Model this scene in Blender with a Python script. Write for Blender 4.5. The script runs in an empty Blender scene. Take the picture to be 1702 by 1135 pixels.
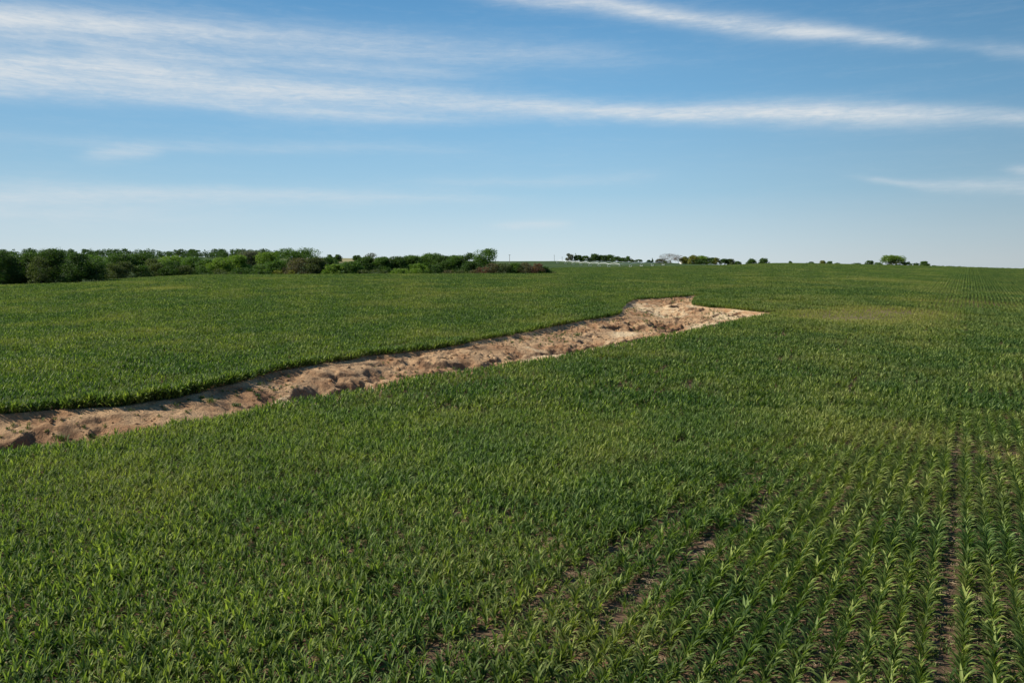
import bpy, math, random
import numpy as np
from mathutils import Vector, Matrix
sc = bpy.context.scene
C = sc.collection
R = math.radians
random.seed(7); rng = np.random.default_rng(7)

# ---------------------------------------------------------------- camera
CAM_H = 12.0
F_PX = 1324.0            # focal length in pixels of the 1702 px wide photograph
TAN_P = 0.1              # camera pitched slightly down
cam_d = bpy.data.cameras.new("camera"); cam = bpy.data.objects.new("camera", cam_d); C.objects.link(cam)
cam_d.sensor_width = 36.0; cam_d.lens = 36.0 * F_PX / 1702.0
cam_d.clip_start = 0.1; cam_d.clip_end = 20000
cam.location = (0, 0, CAM_H); cam.rotation_euler = (math.pi / 2 - math.atan(TAN_P), 0, 0)
sc.camera = cam

# ---------------------------------------------------------------- sun and sky
SUN_AZ, SUN_EL = 92.0, 42.0     # degrees left of the view direction, above the horizon
SUN_STRENGTH, SKY_STRENGTH = 5.0, 0.075
sun_d = bpy.data.lights.new("sun", 'SUN'); sun_d.energy = SUN_STRENGTH; sun_d.angle = R(0.53); sun_d.color = (1.0, 0.93, 0.80)
sun = bpy.data.objects.new("sun", sun_d); C.objects.link(sun)
sdir = Vector((-math.sin(R(SUN_AZ)) * math.cos(R(SUN_EL)), math.cos(R(SUN_AZ)) * math.cos(R(SUN_EL)), math.sin(R(SUN_EL))))
sun.rotation_euler = sdir.to_track_quat('Z', 'Y').to_euler(); sun.location = (-60, 40, 60)

sc.view_settings.view_transform = 'Standard'; sc.view_settings.look = 'None'
sc.view_settings.exposure = 0.40; sc.view_settings.gamma = 1.0; sc.view_settings.use_curve_mapping = False

class NT:
    """small helper for writing node trees"""
    def __init__(s, tree): s.t = tree; s.n = tree.nodes; s.l = tree.links
    def add(s, kind, **kw):
        n = s.n.new(kind)
        for k, v in kw.items(): setattr(n, k, v)
        return n
    def put(s, sock, v):
        if v is None: return
        if isinstance(v, bpy.types.NodeSocket): s.l.new(v, sock)
        else: sock.default_value = v
    def math(s, op, a, b=None, c=None, clamp=False):
        n = s.add('ShaderNodeMath', operation=op, use_clamp=clamp)
        for i, v in enumerate((a, b, c)): s.put(n.inputs[i], v)
        return n.outputs[0]
    def mix(s, f, a, b, mode='MIX'):
        n = s.add('ShaderNodeMix', data_type='RGBA', blend_type=mode)
        s.put(n.inputs['Factor'], f)
        ins = [i for i in n.inputs if i.type == 'RGBA']
        for k, v in zip(ins, (a, b)):
            s.put(k, v if isinstance(v, bpy.types.NodeSocket) else (*v, 1.0))
        return [o for o in n.outputs if o.type == 'RGBA'][0]
    def noise(s, vec, scale, detail=3.0, rough=0.55, dist=0.0):
        n = s.add('ShaderNodeTexNoise'); s.put(n.inputs['Vector'], vec)
        n.inputs['Scale'].default_value = scale; n.inputs['Detail'].default_value = detail
        n.inputs['Roughness'].default_value = rough; n.inputs['Distortion'].default_value = dist
        return n.outputs['Fac']
    def ramp(s, f, a, b, c=0.0, d=1.0):
        n = s.add('ShaderNodeMapRange', interpolation_type='SMOOTHSTEP', clamp=True)
        s.put(n.inputs[0], f)
        for i, v in enumerate((a, b, c, d)): n.inputs[i + 1].default_value = v
        return n.outputs[0]
    def mapping(s, vec, loc=(0, 0, 0), rot=(0, 0, 0), scale=(1, 1, 1)):
        n = s.add('ShaderNodeMapping'); s.put(n.inputs[0], vec)
        n.inputs['Location'].default_value = loc; n.inputs['Rotation'].default_value = rot; n.inputs['Scale'].default_value = scale
        return n.outputs[0]
    def curve(s, f, pts):
        n = s.add('ShaderNodeFloatCurve'); s.put(n.inputs['Value'], f)
        cm = n.mapping; cu = cm.curves[0]; cm.use_clip = False
        while len(cu.points) > 2: cu.points.remove(cu.points[1])
        cu.points[0].location = pts[0]; cu.points[1].location = pts[-1]
        for p in pts[1:-1]: cu.points.new(*p)
        cm.update()
        return n.outputs[0]

def px_angles(x, y):
    """direction of a picture point as azimuth and elevation in degrees"""
    p = math.atan(TAN_P); dx = (x - 851) / F_PX; dy = (y - 567.5) / F_PX
    v = Vector((dx, math.cos(p) - dy * math.sin(p), -math.sin(p) - dy * math.cos(p))).normalized()
    return math.degrees(math.atan2(v.x, v.y)), math.degrees(math.asin(v.z))

world = bpy.data.worlds.new("World"); sc.world = world; world.use_nodes = True
def build_sky():
    w = NT(world.node_tree); w.n.clear()
    out = w.add('ShaderNodeOutputWorld'); bg = w.add('ShaderNodeBackground')
    sky = w.add('ShaderNodeTexSky', sky_type='NISHITA')
    sky.sun_disc = False; sky.sun_elevation = R(SUN_EL); sky.sun_rotation = R(-SUN_AZ)
    sky.altitude = 300; sky.air_density = 1.0; sky.dust_density = 1.0; sky.ozone_density = 2.0
    tc = w.add('ShaderNodeTexCoord'); sep = w.add('ShaderNodeSeparateXYZ'); w.put(sep.inputs[0], tc.outputs['Generated'])
    az = w.math('MULTIPLY', w.math('ARCTAN2', sep.outputs[0], sep.outputs[1]), 180 / math.pi)
    el = w.math('MULTIPLY', w.math('ARCSINE', sep.outputs[2]), 180 / math.pi)
    azn = w.math('DIVIDE', w.math('ADD', az, 50.0), 100.0)        # -50..50 degrees -> 0..1
    co = w.add('ShaderNodeCombineXYZ'); w.put(co.inputs[0], az); w.put(co.inputs[1], el)
    ang = co.outputs[0]
    # slow warp so that the bands are not ruled lines
    warp = w.math('MULTIPLY', w.math('SUBTRACT', w.noise(w.mapping(ang, scale=(0.045, 0.12, 1)), 1.0, 3), 0.5), 0.45)
    warp2 = w.math('MULTIPLY', w.math('SUBTRACT', w.noise(w.mapping(ang, (3, 7, 0), scale=(0.25, 0.7, 1)), 1.0, 5, 0.6), 0.5), 0.5)
    el_w = w.math('ADD', w.math('ADD', el, warp), warp2)
    # fine fibres: long along the wind, short across it, tilted a little
    fib = w.noise(w.mapping(ang, rot=(0, 0, R(-7)), scale=(0.055, 0.85, 1)), 1.0, 7, 0.62, 0.6)
    fib2 = w.noise(w.mapping(ang, (11, 5, 0), rot=(0, 0, R(14)), scale=(0.28, 1.5, 1)), 1.0, 6, 0.6, 0.8)
    fib3 = w.noise(w.mapping(ang, (2, 9, 0), rot=(0, 0, R(-5)), scale=(0.45, 4.2, 1)), 1.0, 6, 0.7, 1.2)
    fib4 = w.noise(w.mapping(ang, (7, 1, 0), rot=(0, 0, R(32)), scale=(0.9, 3.0, 1)), 1.0, 5, 0.65, 0.8)
    fine = w.math('ADD', w.math('ADD', w.math('MULTIPLY', fib, 0.36), w.math('MULTIPLY', fib2, 0.24)), w.math('ADD', w.math('MULTIPLY', fib3, 0.24), w.math('MULTIPLY', fib4, 0.16)))
    total = None
    # each band: picture points (x, y, half width px, strength)
    bands = [
        [(-500, 0, 28, .9), (0, 34, 27, .95), (250, 52, 26, .8), (520, 70, 24, .62), (760, 86, 26, .42), (1000, 95, 20, .22), (1200, 108, 12, 0)],
        [(-500, 60, 34, 1), (0, 112, 31, 1.0), (200, 124, 30, .95), (420, 148, 28, .85), (620, 163, 28, .80), (800, 174, 21, .70), (960, 183, 16, .85), (1100, 189, 14, .95), (1290, 189, 17, 1.0), (1450, 191, 17, .9), (1640, 195, 13, .6), (1900, 203, 12, .4)],
        [(-500, 80, 14, .4), (0, 145, 14, .6), (220, 160, 14, .5), (420, 178, 10, .55), (620, 192, 9, .4), (800, 203, 9, .1), (900, 208, 9, 0)],
        [(700, -30, 12, .6), (860, -6, 14, .7), (1000, 8, 14, .8), (1130, 30, 14, .85), (1270, 46, 15, .9), (1400, 60, 12, .75), (1520, 72, 9, .6), (1600, 78, 8, .15), (1660, 84, 10, .3), (1900, 100, 12, .2)],
        [(100, 70, 8, 0), (180, 82, 8, .5), (360, 100, 9, .5), (560, 112, 10, .4), (760, 126, 9, .25), (900, 130, 9, 0)],
        [(-500, 305, 22, .35), (0, 320, 22, .42), (250, 322, 15, .5), (500, 325, 14, .45), (760, 330, 12, .25), (960, 335, 12, 0)],
        [(-500, 345, 40, .3), (0, 350, 34, .35), (300, 356, 26, .2), (600, 360, 22, 0)],
        [(100, 262, 9, 0), (170, 255, 11, .4), (225, 252, 10, .42), (290, 250, 9, 0)],
        [(780, 378, 8, 0), (850, 376, 8, .4), (910, 374, 8, .45), (970, 374, 8, 0)],
        [(1380, 292, 5, 0), (1460, 300, 6, .4), (1560, 309, 9, .55), (1702, 310, 11, .6), (2000, 320, 11, .6)],
        [(1640, 284, 4, 0), (1702, 284, 7, .5), (2000, 280, 9, .6)],
        [(600, 300, 9, 0), (800, 304, 10, .18), (1000, 298, 9, .2), (1150, 290, 9, 0)],
        [(0, 225, 9, .1), (350, 245, 9, .2), (620, 245, 10, .16), (900, 260, 9, 0)],
    ]
    for b in bands:
        cen, wid, amp = [], [], []
        for (x, y, hw, a) in b:
            aa, ee = px_angles(x, y); t = (aa + 50) / 100
            cen.append((t, ee / 30.0)); wid.append((t, hw * .80 / F_PX * 57.3 / 5)); amp.append((t, a))
        ends = [(0.0, cen[0][1])] + cen + [(1.0, cen[-1][1])]
        c = w.math('MULTIPLY', w.curve(azn, ends), 30.0)
        wd = w.math('MULTIPLY', w.curve(azn, [(0.0, wid[0][1])] + wid + [(1.0, wid[-1][1])]), 5.0)
        am = w.curve(azn, [(0.0, amp[0][1])] + amp + [(1.0, amp[-1][1])])
        am = w.math('MAXIMUM', am, 0.0)
        d = w.math('ABSOLUTE', w.math('DIVIDE', w.math('SUBTRACT', el_w, c), wd))
        prof = w.math('EXPONENT', w.math('MULTIPLY', w.math('POWER', d, 1.8), -0.8))
        m = w.math('MULTIPLY', prof, am)
        total = m if total is None else w.math('ADD', total, w.math('MULTIPLY', m, w.math('SUBTRACT', 1.0, w.math('MINIMUM', total, 1.0))))
    # feathering by the fibres
    body = w.math('MULTIPLY', total, w.ramp(fine, 0.36, 0.62, 0.55, 1.2))
    edge = w.ramp(fine, 0.45, 0.75, 0, 0.13)
    veil = w.math('MULTIPLY', edge, w.ramp(el, 2.0, 10.0, 0.4, 0.9))
    mask = w.math('MULTIPLY', w.math('ADD', body, veil), 0.84, clamp=True)
    front = w.ramp(sep.outputs[1], -0.1, 0.5)
    mask = w.math('MULTIPLY', mask, front)
    hsv = w.add('ShaderNodeHueSaturation'); w.put(hsv.inputs['Color'], sky.outputs[0]); hsv.inputs['Saturation'].default_value = 1.0
    S = SKY_STRENGTH
    # clear air above the haze: the photograph's blue, paling to the horizon and towards the sun's side
    eln = w.math('DIVIDE', el, 30.0, clamp=True)
    cr = w.add('ShaderNodeValToRGB'); w.put(cr.inputs[0], eln); e = cr.color_ramp.elements
    stops = [(0.0, (.60, .69, .73)), (.05, (.51, .65, .73)), (.16, (.325, .54, .70)), (.34, (.185, .42, .66)), (.62, (.085, .265, .51)), (1.0, (.04, .16, .38))]
    while len(e) < len(stops): e.new(0.5)
    for q, (p_, c_) in zip(e, stops): q.position = p_; q.color = (*[v * .80 / S for v in c_], 1)
    side = w.math('MULTIPLY', w.ramp(az, 2, 42, 1.06, 0.74), w.ramp(az, -40, -5, 0.93, 1.0))
    grad = w.mix(1.0, cr.outputs[0], side, 'MULTIPLY')
    clear = w.mix(0.93, hsv.outputs[0], grad)
    col = w.mix(mask, clear, (0.545 / S, 0.575 / S, 0.595 / S))
    w.put(bg.inputs[0], col); bg.inputs[1].default_value = S
    w.l.new(bg.outputs[0], out.inputs[0])
build_sky()

# ---------------------------------------------------------------- terrain function
def ux(x): return (x - 851) / F_PX
KY = np.array([1, 20, 45, 70, 100, 140, 180, 240, 300, 360, 430, 520, 620, 760, 900, 1200, 1600, 2400, 4500, 9000], float)
# ground height at each distance, for nine bearings (given as picture columns)
TZ = {
    -700: [0, 0, 0, 0, .3, 1.0, 2.0, 3.6, 3.6, 3, 3, 3, 4, 7, 12, 20, 15, 5, -20, -60],
    0:    [0, 0, 0, 0, .3, 1.2, 2.4, 4.3, 4.0, 3, 3, 3, 4, 7, 12, 20, 15, 5, -20, -60],
    200:  [0, 0, 0, 0, .4, 1.4, 2.8, 5.1, 5.6, 4, 3, 3, 4, 7, 12, 20, 15, 5, -20, -60],
    330:  [0, 0, 0, 0, .5, 1.7, 3.2, 5.3, 6.8, 5, 3, 3, 4, 7, 12, 20, 15, 5, -20, -60],
    600:  [0, 0, 0, 0, .6, 2.0, 3.5, 5.4, 6.8, 6, 4, 3.5, 4, 7, 12, 17.5, 15, 5, -20, -60],
    780:  [0, 0, 0, 0, .7, 2.1, 3.6, 5.5, 6.9, 7.2, 7, 7, 8, 10, 12.2, 12.8, 8, 0, -25, -60],
    940:  [0, 0, 0, 0, .8, 2.2, 3.6, 5.3, 6.5, 7.3, 8.0, 7.8, 6.0, 4.6, 6.6, 13.2, 13.6, -5, -30, -60],
    1110: [0, 0, 0, 0, .8, 2.3, 3.7, 5.5, 6.8, 7.6, 8.3, 8.5, 7.2, 6.0, 8.8, 10.8, 4, -10, -30, -60],
    1300: [0, 0, 0, 0, .8, 2.2, 3.7, 5.5, 6.9, 8.0, 9.0, 9.8, 10.5, 10.4, 8.6, 3, 0, -10, -30, -60],
    1500: [0, 0, 0, 0, .7, 2.0, 3.3, 4.8, 6.0, 6.9, 7.7, 8.3, 8.6, 7.6, 5.0, 0, -5, -12, -30, -60],
    1702: [0, 0, 0, 0, .5, 1.5, 2.5, 3.8, 4.7, 5.4, 5.8, 6.0, 5.8, 3.8, 2.0, 0, -5, -12, -30, -60],
    2300: [0, 0, 0, 0, .4, 1.2, 2.0, 3.0, 3.8, 4.3, 4.7, 4.9, 4.6, 4.0, 2.0, 0, -5, -12, -30, -60],
}
TU = np.array([ux(k) for k in TZ]); TT = np.array([TZ[k] for k in TZ], float)
GU = np.linspace(-1.5, 1.5, 301); GL = np.linspace(0, math.log(9000), 600)
_dense = np.array([np.interp(GL, np.log(KY), row) for row in TT])
_dense = np.array([np.interp(GU, TU, _dense[:, j]) for j in range(len(GL))]).T
def _smooth(a, k, ax):
    ker = np.exp(-np.linspace(-2, 2, 2 * k + 1) ** 2); ker /= ker.sum()
    p = [(0, 0), (0, 0)]; p[ax] = (k, k)
    return np.apply_along_axis(lambda v: np.convolve(v, ker, 'valid'), ax, np.pad(a, p, mode='edge'))
_dense = _smooth(_smooth(_dense, 7, 1), 6, 0)

def _hash(ix, iy, seed):
    h = (ix.astype(np.int64) * 374761393 + iy.astype(np.int64) * 668265263 + seed * 1442695041) & 0xFFFFFFFF
    h = ((h ^ (h >> 13)) * 1274126177) & 0xFFFFFFFF
    return ((h ^ (h >> 16)) & 0xFFFF) / 65535.0
def vnoise(x, y, seed=0):
    ix = np.floor(x); iy = np.floor(y); fx = x - ix; fy = y - iy
    fx = fx * fx * (3 - 2 * fx); fy = fy * fy * (3 - 2 * fy)
    a = _hash(ix, iy, seed); b = _hash(ix + 1, iy, seed); c = _hash(ix, iy + 1, seed); d = _hash(ix + 1, iy + 1, seed)
    return (a * (1 - fx) + b * fx) * (1 - fy) + (c * (1 - fx) + d * fx) * fy
def fbm(x, y, s, oct=4, seed=0, gain=0.5):
    t = 0; amp = 1; tot = 0
    for o in range(oct):
        t = t + amp * vnoise(x / s, y / s, seed + o); tot += amp; amp *= gain; s /= 2.03
    return t / tot

def field_z(x, y):
    x = np.asarray(x, float); y = np.asarray(y, float)
    yy = np.maximum(y, 1.01); u = np.clip(x / np.maximum(y, 20), -1.49, 1.49)
    iu = (u + 1.5) / 0.01; il = np.log(yy) / GL[1]
    iu = np.clip(iu, 0, 299.99); il = np.clip(il, 0, 598.99)
    a = iu.astype(int); b = il.astype(int); fa = iu - a; fb = il - b
    z = (_dense[a, b] * (1 - fa) + _dense[a + 1, b] * fa) * (1 - fb) + (_dense[a, b + 1] * (1 - fa) + _dense[a + 1, b + 1] * fa) * fb
    return z + 0.30 * (fbm(x, y, 26, 3, 3) - 0.5) * np.clip((y - 15) / 60, 0.3, 1)

def cast(x, y, lift=0.0):
    """ground point seen at a picture point (lift: seen that high above the soil)"""
    dx = (x - 851) / F_PX; dy = (y - 567.5) / F_PX; p = math.atan(TAN_P)
    vx, vy, vz = dx, math.cos(p) - dy * math.sin(p), -math.sin(p) - dy * math.cos(p)
    t = np.exp(np.linspace(math.log(15), math.log(1500), 4000))
    h = CAM_H + vz * t - (field_z(vx * t, vy * t) + lift)
    k = int(np.argmax(h < 0)) if (h < 0).any() else 3999
    return vx * t[k], vy * t[k]

# ---------------------------------------------------------------- gully outline
far_rim = [(-60, 695), (0, 690), (90, 683), (200, 676), (300, 661), (355, 645), (420, 633), (470, 617), (560, 603), (620, 593), (700, 585), (770, 574), (840, 560), (900, 548),
           (960, 536), (1030, 524), (1040, 508), (1055, 499), (1120, 495), (1168, 492)]
tip = [(1151, 498), (1148, 507), (1178, 511), (1205, 512), (1230, 515), (1290, 521)]
near_rim = [(1240, 527), (1160, 544), (1100, 557), (1030, 569), (1000, 576), (930, 588), (860, 600), (780, 610), (700, 624), (620, 640), (540, 655), (460, 670), (380, 685), (300, 701), (200, 719), (100, 733), (0, 742), (-60, 748)]
CORN_H = 0.62
poly = [cast(*p) for p in far_rim] + [cast(x, y, 0.1) for x, y in tip] + [cast(x, y, CORN_H) for x, y in near_rim]
_l1, _l2 = np.array(poly[0]), np.array(poly[-1])
_dirn = np.array([-0.92, -0.40])
poly = [tuple(_l1 + _dirn * 45)] + poly + [tuple(_l2 + _dirn * 45)]
POLY = np.array(poly)
def poly_sd(x, y, P=POLY):
    """distance to the outline, positive inside"""
    x = np.asarray(x, float); y = np.asarray(y, float)
    d = np.full(x.shape, 1e9); ins = np.zeros(x.shape, bool); n = len(P)
    for i in range(n):
        ax, ay = P[i]; bx, by = P[(i + 1) % n]
        ex, ey = bx - ax, by - ay
        t = np.clip(((x - ax) * ex + (y - ay) * ey) / (ex * ex + ey * ey), 0, 1)
        d = np.minimum(d, np.hypot(x - ax - t * ex, y - ay - t * ey))
        c = (ay > y) != (by > y)
        xi = ax + (y - ay) / (ey if abs(ey) > 1e-9 else 1e-9) * ex
        ins ^= c & (x < xi)
    return np.where(ins, d, -d)
def gully_sd(x, y):
    x = np.asarray(x, float); y = np.asarray(y, float)
    out = np.full(x.shape, -50.0)
    m = (x > POLY[:, 0].min() - 12) & (x < POLY[:, 0].max() + 12) & (y > POLY[:, 1].min() - 12) & (y < POLY[:, 1].max() + 12)
    if m.any():
        out[m] = poly_sd(x[m], y[m])
        out[m] += (fbm(x[m], y[m], 3.0, 3, 21) - 0.5) * np.interp(y[m], [120, 165], [1.8, 0.7])
    return out
def gully_depth(x, y, sd):
    prog = np.clip((y - 60) / 110, 0, 1)                         # shallower towards the upper end
    dmax = 2.0 * (1 - prog) + 0.9 * prog
    t = np.clip(sd / 9.0, 0, 1)
    return 0.22 * np.clip(sd / 0.45, 0, 1) + (dmax - .22) * t * t * (3 - 2 * t)

def new_mesh_obj(name, verts, faces, mat=None, parent=None, link=True, smooth=False, attrs=None):
    me = bpy.data.meshes.new(name)
    verts = np.asarray(verts, np.float32)
    if isinstance(faces, np.ndarray) and len(faces):
        nf, k = faces.shape
        me.vertices.add(len(verts)); me.vertices.foreach_set('co', verts.ravel())
        me.loops.add(nf * k); me.loops.foreach_set('vertex_index', faces.astype(np.int32).ravel())
        me.polygons.add(nf); me.polygons.foreach_set('loop_start', np.arange(0, nf * k, k, dtype=np.int32))
        me.polygons.foreach_set('loop_total', np.full(nf, k, np.int32))
        if smooth: me.polygons.foreach_set('use_smooth', np.ones(nf, bool))
        me.update(calc_edges=True)
    else:
        me.from_pydata([tuple(v) for v in verts], [], [list(f) for f in faces])
        if smooth:
            for p in me.polygons: p.use_smooth = True
    if attrs:
        for an, (dom, typ, arr) in attrs.items():
            a = me.attributes.new(an, typ, dom)
            a.data.foreach_set('vector' if typ == 'FLOAT_VECTOR' else 'value', np.asarray(arr, np.int32 if typ == 'INT' else np.float32).ravel())
    me.validate()
    if mat: me.materials.append(mat)
    o = bpy.data.objects.new(name, me)
    if link: C.objects.link(o)
    if parent: o.parent = parent
    return o

# ---------------------------------------------------------------- materials
def material(name):
    m = bpy.data.materials.new(name); m.use_nodes = True
    t = NT(m.node_tree); t.n.clear()
    out = t.add('ShaderNodeOutputMaterial'); b = t.add('ShaderNodeBsdfPrincipled')
    t.l.new(b.outputs[0], out.inputs[0])
    return m, t, b, out
def plain(name, col, rough=0.7, metal=0.0, scale=3.0, var=0.25):
    m, t, b, _ = material(name)
    co = t.add('ShaderNodeTexCoord').outputs['Object']
    n = t.noise(co, scale, 4)
    t.put(b.inputs['Base Color'], t.mix(n, tuple(c * (1 - var) for c in col), tuple(min(1, c * (1 + var)) for c in col)))
    b.inputs['Roughness'].default_value = rough; b.inputs['Metallic'].default_value = metal
    return m

def leaf_material(name, dark, light, yellow, trans=0.35, rough=0.42, spec=0.5, patch=True):
    m, t, b, out = material(name)
    geo = t.add('ShaderNodeNewGeometry')
    lv = t.add('ShaderNodeAttribute', attribute_name='leafvar').outputs['Fac']
    tint = t.add('ShaderNodeAttribute', attribute_name='tint', attribute_type='INSTANCER').outputs['Fac']
    big = t.noise(geo.outputs['Position'], 0.06, 4, 0.6)
    small = t.noise(geo.outputs['Position'], 0.9, 3, 0.6)
    f = t.math('ADD', t.math('MULTIPLY', lv, 0.85), t.math('MULTIPLY', t.math('SUBTRACT', small, 0.5), 0.5), clamp=True)
    col = t.mix(f, dark, light)
    if patch:      # bluish vigorous areas beside paler ones
        cool = t.noise(geo.outputs['Position'], 0.11, 4, 0.6, 0.5)
        col = t.mix(t.ramp(cool, 0.38, 0.62), t.mix(1.0, col, (0.72, 0.84, 0.80), 'MULTIPLY'), t.mix(1.0, col, (1.12, 1.08, 0.92), 'MULTIPLY'))
    if patch:
        yf = t.math('ADD', tint, t.ramp(big, 0.46, 0.70, 0, 0.55), clamp=True)
        yf = t.math('MULTIPLY', yf, t.ramp(lv, 0.0, 0.7, 0.55, 1.0))
        col = t.mix(yf, col, yellow)
    t.put(b.inputs['Base Color'], col)
    b.inputs['Roughness'].default_value = rough; b.inputs['Specular IOR Level'].default_value = spec
    tr = t.add('ShaderNodeBsdfTranslucent'); t.put(tr.inputs[0], t.mix(1.0, col, (1.15, 1.3, 0.45), 'MULTIPLY'))
    mx = t.add('ShaderNodeMixShader'); mx.inputs[0].default_value = trans
    t.l.new(b.outputs[0], mx.inputs[1]); t.l.new(tr.outputs[0], mx.inputs[2]); t.l.new(mx.outputs[0], out.inputs[0])
    return m

def soil_material():
    m, t, b, out = material("soil")
    geo = t.add('ShaderNodeNewGeometry'); P = geo.outputs['Position']
    grass = t.add('ShaderNodeAttribute', attribute_name='grass').outputs['Fac']
    straw = t.add('ShaderNodeAttribute', attribute_name='straw').outputs['Fac']
    n1 = t.noise(P, 0.25, 5, 0.6); n2 = t.noise(P, 7.0, 4, 0.65)
    soil = t.mix(t.ramp(n1, 0.3, 0.7), (0.085, 0.055, 0.034), (0.19, 0.115, 0.068))
    soil = t.mix(t.ramp(n2, 0.35, 0.7, 0, 0.6), soil, (0.06, 0.042, 0.028))
    g1 = t.noise(P, 0.03, 6, 0.65)
    gcol = t.mix(t.ramp(g1, 0.35, 0.65), (0.028, 0.056, 0.012), (0.056, 0.082, 0.020))
    stri = t.noise(t.mapping(P, scale=(0.004, 0.02, 0.01)), 1.0, 4)
    scol = t.mix(t.ramp(stri, 0.4, 0.6), (0.30, 0.24, 0.13), (0.16, 0.17, 0.07))
    col = t.mix(grass, soil, gcol); col = t.mix(straw, col, scol)
    t.put(b.inputs['Base Color'], col); b.inputs['Roughness'].default_value = 0.95; b.inputs['Specular IOR Level'].default_value = 0.15
    bp = t.add('ShaderNodeBump'); bp.inputs['Strength'].default_value = 0.7; bp.inputs['Distance'].default_value = 0.06
    t.put(bp.inputs['Height'], t.noise(P, 4.0, 6, 0.65)); t.l.new(bp.outputs[0], b.inputs['Normal'])
    return m
M_SOIL = soil_material()

def gully_material():
    m, t, b, out = material("eroded_clay")
    geo = t.add('ShaderNodeNewGeometry'); P = geo.outputs['Position']
    sand = t.add('ShaderNodeAttribute', attribute_name='sand').outputs['Fac']
    darkening = t.add('ShaderNodeAttribute', attribute_name='darkening').outputs['Fac']
    n1 = t.noise(P, 0.22, 5, 0.6, 0.4); n2 = t.noise(P, 1.7, 5, 0.65); n3 = t.noise(P, 9.0, 3, 0.6)
    col = t.mix(t.ramp(n1, 0.36, 0.58), (0.33, 0.185, 0.095), (0.50, 0.33, 0.185))
    col = t.mix(t.ramp(n2, 0.42, 0.70, 0, 0.55), col, (0.21, 0.118, 0.062))
    col = t.mix(t.ramp(n3, 0.50, 0.70, 0, 0.6), col, (0.16, 0.095, 0.058))
    n4 = t.noise(P, 3.4, 4, 0.7, 1.2); col = t.mix(t.ramp(n4, 0.56, 0.66, 0, 0.6), col, (0.17, 0.10, 0.062))
    col = t.mix(t.math('MULTIPLY', darkening, 0.8), col, (0.15, 0.078, 0.045))  # darkening put into the colour on steep faces and in pits
    sf = t.math('MULTIPLY', sand, t.ramp(t.noise(P, 0.8, 4), 0.25, 0.5, 0.4, 1.0))
    col = t.mix(sf, col, (0.57, 0.43, 0.265))
    t.put(b.inputs['Base Color'], col); b.inputs['Roughness'].default_value = 0.95; b.inputs['Specular IOR Level'].default_value = 0.15
    bp = t.add('ShaderNodeBump'); bp.inputs['Strength'].default_value = 1.0; bp.inputs['Distance'].default_value = 0.35
    t.put(bp.inputs['Height'], t.noise(P, 2.6, 7, 0.68)); t.l.new(bp.outputs[0], b.inputs['Normal'])
    return m
M_GULLY = gully_material()
M_CORN = leaf_material("corn_leaf", (0.037, 0.080, 0.017), (0.43, 0.51, 0.165), (0.36, 0.34, 0.11), 0.40, 0.55, 0.18)
M_STALK = plain("corn_stalk", (0.10, 0.15, 0.045), 0.6)
M_WEED = leaf_material("weed_leaf", (0.055, 0.10, 0.025), (0.13, 0.17, 0.05), (0.2, 0.2, 0.08), 0.25, 0.6, 0.3)
M_BARK = plain("bark", (0.095, 0.075, 0.058), 0.9)
M_GREYWOOD = plain("grey_wood", (0.24, 0.21, 0.18), 0.85)
M_PALEWOOD = plain("bleached_wood", (0.50, 0.43, 0.33), 0.8)
def crown_mat(n, d, l): return leaf_material(n, d, l, l, 0.42, 0.6, 0.25, patch=False)
CM = {
    'dark':   crown_mat("foliage_dark", (0.027, 0.062, 0.015), (0.094, 0.156, 0.035)),
    'mid':    crown_mat("foliage_mid", (0.046, 0.101, 0.023), (0.130, 0.211, 0.042)),
    'bright': crown_mat("foliage_bright", (0.089, 0.164, 0.024), (0.223, 0.305, 0.054)),
    'yellow': crown_mat("foliage_yellow", (0.12, 0.13, 0.025), (0.26, 0.25, 0.06)),
    'olive':  crown_mat("foliage_olive", (0.052, 0.072, 0.026), (0.125, 0.150, 0.055)),
    'brown':  crown_mat("foliage_brown", (0.085, 0.078, 0.045), (0.165, 0.145, 0.085)),
    'rust':   crown_mat("foliage_rust", (0.110, 0.058, 0.040), (0.200, 0.115, 0.080)),
    'grey':   crown_mat("foliage_grey", (0.085, 0.090, 0.065), (0.150, 0.160, 0.115)),
}

# ---------------------------------------------------------------- the ground
def grow(start, step, rate, stop):
    o = []; v = start
    while v < stop: v += step; step *= rate; o.append(v)
    return o
xs = list(np.arange(-80, 80.01, 0.7)); xr = grow(xs[-1], 0.7, 1.05, 7000); xs = [-v for v in xr[::-1]] + xs + xr
ys = list(np.arange(-10, 230, 0.75)); ys = [-v for v in grow(10, 0.9, 1.12, 3000)[::-1]] + ys + grow(ys[-1], 0.9, 1.022, 8000)
X, Y = np.meshgrid(np.array(xs), np.array(ys)); sd = gully_sd(X, Y)
Z = field_z(X, Y) + 0.05 * (fbm(X, Y, 1.6, 3, 40) - 0.5) - np.where(sd > 0, gully_depth(X, Y, sd), 0) - 1.8 * np.clip((sd + 0.8) / 1.2, 0, 1)
nx, ny = len(xs), len(ys)
idx = np.arange(nx * ny).reshape(ny, nx)
faces = np.stack([idx[:-1, :-1], idx[:-1, 1:], idx[1:, 1:], idx[1:, :-1]], -1).reshape(-1, 4)
U = X / np.maximum(Y, 1)
END_X = [-900, 0, 165, 185, 300, 600, 840, 900, 925, 1110, 1300]
END_Y = [240, 244, 250, 274, 300, 306, 308, 322, 480, 500, 660]
def crop_end(u): return np.interp(u * F_PX + 851, END_X, END_Y)
grass_a = np.clip((Y - (crop_end(U) - 6)) / 8, 0, 1)
pxX = U * F_PX + 851
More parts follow.
